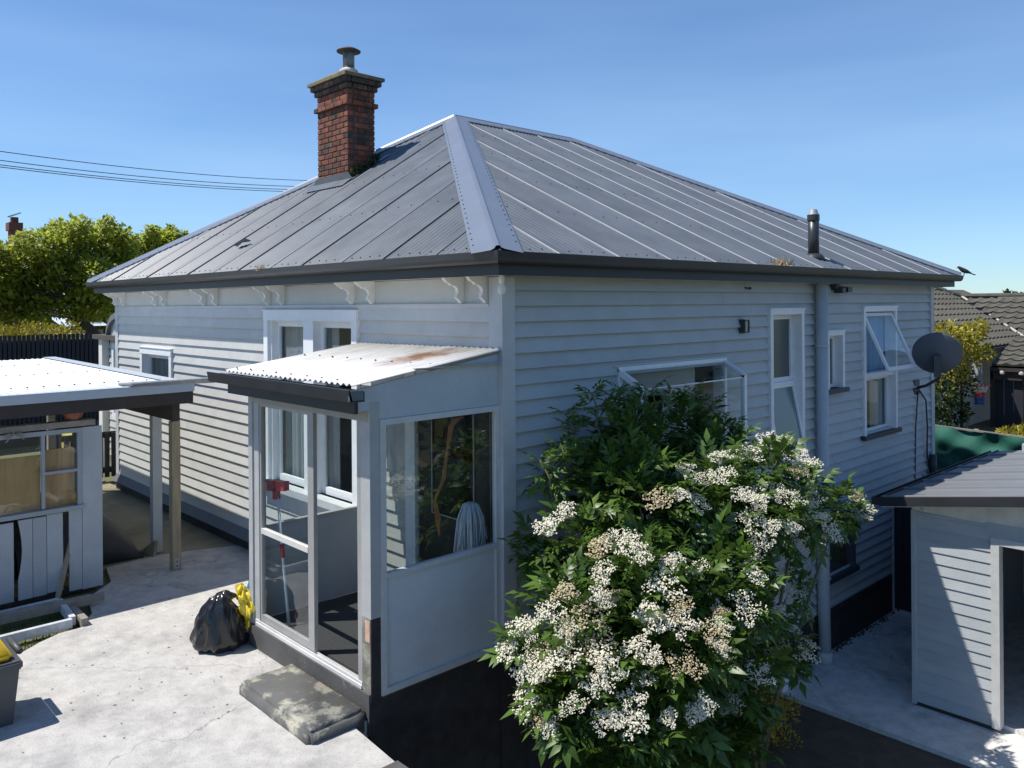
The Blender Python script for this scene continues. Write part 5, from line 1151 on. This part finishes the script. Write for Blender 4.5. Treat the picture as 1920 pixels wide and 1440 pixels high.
# picket fence + hedge
fn = thing('picket_fence', 'tall charcoal picket fence running along the far left street side', 'fence', (-15, .0, -.03))
fz = 2.36; pic = None
for y in np.arange(-4.6, 1.32, .088):
    if pic is None: pic = MB().box(-15.02, -14.995, -4.6, -4.535, .30, fz).build('picket', fence_m, fn)
    else:
        o = pic.copy(); COL.objects.link(o); o.parent = fn; o.location = (0, y+4.6, random.uniform(-.012, .012))
for zz in (.5, 1.35, 2.15): box('rail', fence_m, fn, -15.07, -15.021, -4.7, 1.36, zz, zz+.09)
box('base_board', fence_m, fn, -15.06, -14.99, -4.7, 1.36, -.03, .29); box('dark_backing', fence_m, fn, -15.12, -15.08, -4.7, 1.36, -.03, 2.2)  # dark backing sheet added to blacken the gaps between pickets
hd = thing('hedge', 'yellow green clipped hedge showing above the charcoal fence', 'hedge', (-15.6, -1, -.03))
hl = [(-15.65+random.uniform(-.1, .1), y, 2.22+random.uniform(-.05, .07), .36, .32, .36) for y in np.arange(-4.4, 1.2, .3)]
P, D = shell_points(hl, 11000, .4, .3); D2, S2, N2 = rot_frames(D); V, F = leaves_from(P, D2, S2, N2, RNG.uniform(.04, .08, len(P)), .36); mesh_np('foliage', V, F, leaf_yellow, hd, kind='stuff')
m = MB()
for l in hl: m.tube([(l[0], l[1], -.03), (l[0], l[1], 1.9)], .02, 5)
m.build('stems', bark_m, hd)

# ---- right: neighbour house
nh = thing('neighbour_house', 'neighbouring house with dark concrete tile roof at right edge', 'house', (-3, 19, -.10))
def tiles(o0, eu, ev, rows, lens, name='roof_tile', parent=nh, tw=.30, cs=.335, single=True):
    """o0 = eave origin; eu along eave, ev up-slope (unit); lens(r)->(u0,u1) metres for that course"""
    eu = Vector(eu).normalized(); ev = Vector(ev).normalized(); n = eu.cross(ev); n = n if n.z > 0 else -n; o0 = Vector(o0); base = None
    for r_i in range(rows):
        u0, u1 = lens(r_i); k = int((u1-u0)/tw)
        def strip(ua, cnt):
            V = []; N_ = cnt*6
            for i in range(N_+1):
                u = ua+i*tw/6; h = .022*(math.cos(2*math.pi*i/6)+.35*math.cos(4*math.pi*i/6))
                a = o0+eu*u+ev*(r_i*cs-.03); b = o0+eu*u+ev*((r_i+1)*cs)
                V += [a+n*(.075+h), b+n*(.035+h), a+n*(.02+h*.2)]
            F = []
            for i in range(N_): F += [(3*i, 3*i+3, 3*i+4, 3*i+1), (3*i+2, 3*i+5, 3*i+3, 3*i)]
            return MB().add(V, F)
        if single:
            for j in range(k): strip(u0+j*tw, 1).build(name, tile_m, parent)
        elif k > 0: strip(u0, k).build('tile_course', tile_m, parent)
sA = math.atan(.47)
tiles((-1.5, 11.5, 1.83), (0, 1, 0), (-math.cos(sA), 0, math.sin(sA)), 11, lambda r: (0.0, 9.0+r*.335*.95*.93), single=False)
tiles((-1.55, 20.3, 1.86), (1, 0, 0), (0, math.cos(sA), math.sin(sA)), 8, lambda r: (-r*.30, 2.7))
MB().prism([(-1.45, 11.4, 1.80), (-4.7, 11.4, 3.32), (-8, 11.4, 1.80)], (0, 14, 0)).build('roof_deck', tile_m, nh)
MB().prism([(-3, 20.35, 1.82), (-3, 23.2, 3.10), (-3, 26, 1.82)], (9, 0, 0)).build('roof_deck', tile_m, nh)
MB().tube([(-1.52, 20.3, 1.94), (-4.05, 23.2, 3.10)], .035, 8).build('valley_flashing', material('pale_valley', (.45, .42, .36), .7), nh)
MB().tube([(-4.1, 23.2, 3.10), (6, 23.2, 3.10)], .08, 8).build('ridge_tiles', tile_m, nh); MB().tube([(-4.65, 11.4, 3.36), (-4.65, 22.3, 3.36), (-4.1, 23.2, 3.10)], .09, 8).build('ridge_tiles', tile_m, nh)
box('wall', render_m, nh, -8, -1.85, 11.9, 20.6, -.10, 1.80); box('wall', render_m, nh, -1.85, 6, 20.7, 26, -.10, 1.82)
box('gutter', brown_m, nh, -1.5, -1.38, 11.4, 20.2, 1.72, 1.83)
wn_ = bpy.data.objects.new('window', None); COL.objects.link(wn_); wn_.parent = nh; wn_.location = Vector((-1.85, 15, .5))-nh.location
m = MB(); m.box(-1.88, -1.82, 15.2, 15.26, .35, 1.5); m.box(-1.88, -1.82, 16.1, 16.16, .35, 1.5); m.box(-1.88, -1.82, 15.26, 16.1, 1.44, 1.5); m.box(-1.88, -1.82, 15.26, 16.1, .35, .41); m.build('frame', white_m, wn_)
box('pane', pane_m, wn_, -1.845, -1.84, 15.26, 16.1, .41, 1.44)
# low lean-to roof with dark posts
lt = thing('pergola', 'dark tiled lean-to with black boards beside the neighbouring house', 'pergola', (0, 18, -.10))
sB = math.atan(.30)
tiles((-1.35, 16.9, 1.42), (1, 0, 0), (0, math.cos(sB), math.sin(sB)), 6, lambda r: (0, 3.0), parent=lt, tw=.3, cs=.33)
MB().prism([(-1.4, 16.88, 1.38), (-1.4, 19.2, 2.06), (-1.4, 19.2, 1.95), (-1.4, 16.88, 1.30)], (3.2, 0, 0)).build('roof_deck', brown_m, lt)
box('beam', brown_m, lt, -1.4, 1.8, 16.95, 17.03, 1.10, 1.29)
m = MB()
for x in (-1.15, -.75, -.35, .05): m.lathe([(.03, 0), (.06, .03), (.055, .07), (.02, .1)], (x, 16.9, 1.22), 10)
m.build('lantern', material('pale_lantern', (.4, .38, .33), .6), lt)
for k in range(7):
    if k == 4: continue
    box('board', fence_m, lt, -1.35+k*.2, -1.35+k*.2+.185, 17.05, 17.08, -.10, 1.10)
box('post', brown_m, lt, -1.42, -1.36, 16.95, 17.1, -.10, 1.3)
# basketball net
t = thing('basketball_net', 'red white and blue basketball net in front of pale wall', 'basketball net', (-.75, 14.0, .85))
c = Vector((-.75, 14.0, 1.22)); m = [MB(), MB(), MB()]
for k in range(14):
    a = k*2*math.pi/14; a2 = a+.5; r0, r1, r3 = .17, .11, .085
    q = [c+Vector((math.cos(a)*r0, math.sin(a)*r0, 0)), c+Vector((math.cos(a2)*r1, math.sin(a2)*r1, -.14)), c+Vector((math.cos(a)*r3, math.sin(a)*r3, -.24)), c+Vector((math.cos(a2)*r3, math.sin(a2)*r3, -.40))]
    for i in range(3): m[i].tube([q[i], q[i+1]], .012, 5)
for mb, nm, mt in zip(m, ('net_top', 'net_middle', 'net_bottom'), (material('white_cord', (.75, .7, .7), .8), material('red_cord', (.5, .04, .05), .8), material('blue_cord', (.05, .10, .32), .8))): mb.build(nm, mt, t)
ring = [c+Vector((math.cos(k*math.pi/10)*.2, math.sin(k*math.pi/10)*.2, .0)) for k in range(21)]; MB().tube(ring, .012, 6).build('hoop', red_m, t, smooth=True)
MB().tube([c+Vector((-.2, .0, 0)), c+Vector((-.35, .05, .05)), c+Vector((-.35, .05, -1.32))], .03, 8).build('stand', iron_m, t, smooth=True)
MB().box(-.95, -.75, 14.18, 14.2, 1.22, 1.65).build('backboard', material('pale_backboard', (.35, .37, .40), .6), t)
# leaning plank
MB().bar((-1.02, 13.6, -.1), (-.78, 13.7, .72), .16, .03).top('leaning_plank', wood_m, 'brown plank leaning on the pale neighbouring wall', 'plank', (-1, 13.6, -.10))
# golden tree + lower shrub
gt_l = [L3(a, b, X, rp) for a, b, rp, X in [(1775, 625, 24, -.9), (1800, 635, 26, -.9), (1825, 625, 20, -.9), (1838, 612, 14, -.9), (1810, 665, 30, -.9), (1845, 660, 16, -.9), (1780, 690, 30, -.95), (1800, 720, 28, -.95), (1765, 745, 30, -1.0), (1790, 770, 26, -1), (1758, 790, 22, -1)]]
tb = at(1775, 820, 'x', -1.0)
t = thing('golden_tree', 'bushy golden leaved tree behind the satellite dish', 'tree', (tb[0], tb[1], -.10)); m = MB(); m.tube([(tb[0], tb[1], -.10), tuple(at(1785, 740, 'x', -.95)), tuple(at(1805, 660, 'x', -.9))], [.05, .035, .015], 8)
for l in gt_l: m.tube([tuple(at(1788, 735, 'x', -.95)), Vector(l[:3])], [.018, .005], 5)
m.build('trunk', bark_m, t, smooth=True)
P, D = shell_points(gt_l, 3600, .45, .2); D2, S2, N2 = rot_frames(D); zz = P[:, 2]; isup = zz+RNG.normal(size=len(zz))*.18 > 1.45
for sel, mt, nm in ((isup, leaf_yellow, 'crown'), (~isup, leaf_dark, 'lower_crown')):  # lit top and shaded lower part are put into the leaf colours
    V, F = leaves_from(P[sel], D2[sel], S2[sel], N2[sel], RNG.uniform(.05, .11, sel.sum()), .33); mesh_np(nm, V, F, mt, t, kind='stuff')
bl_ = [L3(1900, 815, .2, 22, .6), L3(1925, 812, .2, 22, .6), L3(1885, 812, .2, 12, .6)]
tb = at(1905, 830, 'x', .2); t = thing('garden_shrub', 'low yellow flowering shrub behind the green shade cloth', 'shrub', (tb[0], tb[1], -.10))
P, D = shell_points(bl_, 500, .5, .4); D2, S2, N2 = rot_frames(D); V, F = leaves_from(P, D2, S2, N2, RNG.uniform(.05, .10, len(P)), .33); mesh_np('foliage', V, F, leaf_yellow, t, kind='stuff')
MB().tube([(tb[0], tb[1], -.10), Vector(bl_[0][:3])], .012, 5).build('stem', bark_m, t)
# green shade cloth fence
sc = thing('shade_cloth_fence', 'green shade cloth fence behind the house rear corner', 'fence', (0, 11, -.10)); V = []; nx, nz = 150, 16
for i in range(nx+1):
    for j in range(nz+1):
        u, v = i/nx, j/nz; x = -1.4+5.4*u; zt_ = .70-.035*x+.015*math.sin(9*u); z_ = -.10+(zt_+.10)*v; V.append((x, 11.0+.03*math.sin(14*u+3*v)+.05*math.sin(37*u+6*v+2*math.sin(5*v))*(1.1-v)+.035*math.sin(9*v+23*u)+.02*math.sin(61*u-8*v), z_))
MB().add(V, [(i*(nz+1)+j, (i+1)*(nz+1)+j, (i+1)*(nz+1)+j+1, i*(nz+1)+j+1) for i in range(nx) for j in range(nz)]).build('cloth', cloth_m, sc, smooth=True)
for x in (-1.3, .05, 1.4, 2.75): box('post', oldwood_m, sc, x, x+.07, 11.08, 11.15, -.10, .72-.035*x)
MB().bar((-1.4, 11.02, .755), (4.0, 11.02, .565), .03, .03).build('top_rail', oldwood_m, sc)
t = thing('sleeper_wall', 'pale timber retaining sleepers behind the house rear corner', 'wall', (1, 10.22, LOW))
for k in range(8): MB().box(-.05, 5.5, 10.16, 10.245, LOW+k*.205, LOW+k*.205+.195).build('sleeper', material('orange_timber', (.50, .34, .18), .8, .2, 8), t)

# ---- far tree line on the right and beyond
k = 0
for a, b, rp, lab in [(1792, 556, 9, 'dark round tree on the skyline beside the house gutter'), (1820, 560, 10, 'low dark tree on the skyline above tile ridge'), (1868, 558, 9, 'small grey green tree on the skyline above tile roof'), (1905, 553, 14, 'larger pale green tree on the skyline at right edge'), (1945, 550, 20, 'tall skyline tree just past the right edge')]:
    w = ray(a, b); c = CAM+w*(70.0/(w@d_)); rr = rp*70/FPX
    lb = [(c[0]+random.uniform(-rr, rr)*.9, c[1]+random.uniform(-rr, rr)*.9, c[2]-random.uniform(0, rr), rr*.8, rr*.8, rr*.7) for _ in range(6)]
    simple_tree('skyline_tree', lab, (c[0], c[1], -.10), [(c[0], c[1], -.10), (c[0], c[1], c[2]-.3)], [.2, .1], lb, 700, .28, leaf_dark if k % 2 == 0 else hill_m, limbs=False, group='trees on the right skyline'); k += 1
# wooded rise closing the horizon
V = []; nn = 90
for i in range(nn+1):
    an = math.pi*2*i/nn; rr = 260+20*math.sin(5*an); h = 4.2+1.6*math.sin(9*an+1)+1.1*math.sin(23*an)
    V += [(math.cos(an)*rr, math.sin(an)*rr, -2.5), (math.cos(an)*(rr+6), math.sin(an)*(rr+6), h*.75), (math.cos(an)*(rr+30), math.sin(an)*(rr+30), h), (math.cos(an)*(rr+90), math.sin(an)*(rr+90), -2.5)]
F = []
for i in range(nn):
    for j in range(3): F.append((4*i+j, 4*i+4+j, 4*i+5+j, 4*i+1+j))
o = MB().add(V, F).build('hills', hill_m, smooth=True); o['kind'] = 'structure'
# boundary hedge on the camera's right hand: it is what the porch glass mirrors
bh_ = thing('boundary_hedge', 'tall dark hedge mirrored in the porch side glass', 'hedge', (10.5, 8, LOW-.1))
hl = [(10.5+random.uniform(-.5, .5), y, random.uniform(.6, 3.3), 1.1, 1.1, 1.8) for y in np.arange(4.6, 11.4, .45)]
P, D = shell_points(hl, 3600, .4, .2); D2, S2, N2 = rot_frames(D); V, F = leaves_from(P, D2, S2, N2, RNG.uniform(.2, .38, len(P)), .36); mesh_np('foliage', V, F, leaf_dark, bh_, kind='stuff')
m = MB()
for l in hl: m.tube([(l[0], l[1], LOW-.1), (l[0], l[1], l[2])], .06, 6)
m.build('trunks', bark_m, bh_)

# ---- overhead wires
for i, (b0, b1, sg, lab) in enumerate([(272, 337, 0, 'topmost overhead wire crossing the sky at left'), (290, 347, .0, 'second overhead wire from the top at left'), (299, 352, .1, 'third overhead wire from the top at left'), (303, 356, .1, 'lowest overhead wire crossing the sky at left')]):
    w0 = ray(-120, b0-6); w1 = ray(760, b1); p0 = CAM+w0*24; p1 = CAM+w1*44; pts = [p0+(p1-p0)*t-np.array([0, 0, 1])*(.9*4*t*(1-t)*.5) for t in np.linspace(0, 1, 25)]
    c = pts[12]; MB().tube([tuple(p) for p in pts], .014, 5).top('overhead_wire', iron_m, lab, 'wire', tuple(c), 'overhead wires at left')

# ---- fallen leaves and grit on the patio
lv = MB()
for i in range(150):
    q = random.random()
    if q < .45: x, y = random.uniform(-4.4, -2.0), random.uniform(-1.9, -.15)
    elif q < .75: x, y = random.uniform(-4.7, -1.95), -.06-abs(random.gauss(0, .06))
    else: x, y = random.uniform(-3.0, -.7), random.uniform(-3.2, -1.6)
    a = random.uniform(0, 6.28); l = random.uniform(.012, .035); dx, dy = math.cos(a)*l, math.sin(a)*l
    lv.add([(x, y, .002), (x+dx*.5-dy*.3, y+dy*.5+dx*.3, .006), (x+dx, y+dy, .003), (x+dx*.5+dy*.3, y+dy*.5-dx*.3, .004)], [(0, 1, 2, 3)])
o = lv.build('fallen_leaves', oldwood_m); tag(o, 'small dry leaves scattered over the patio', 'leaves', kind='stuff')
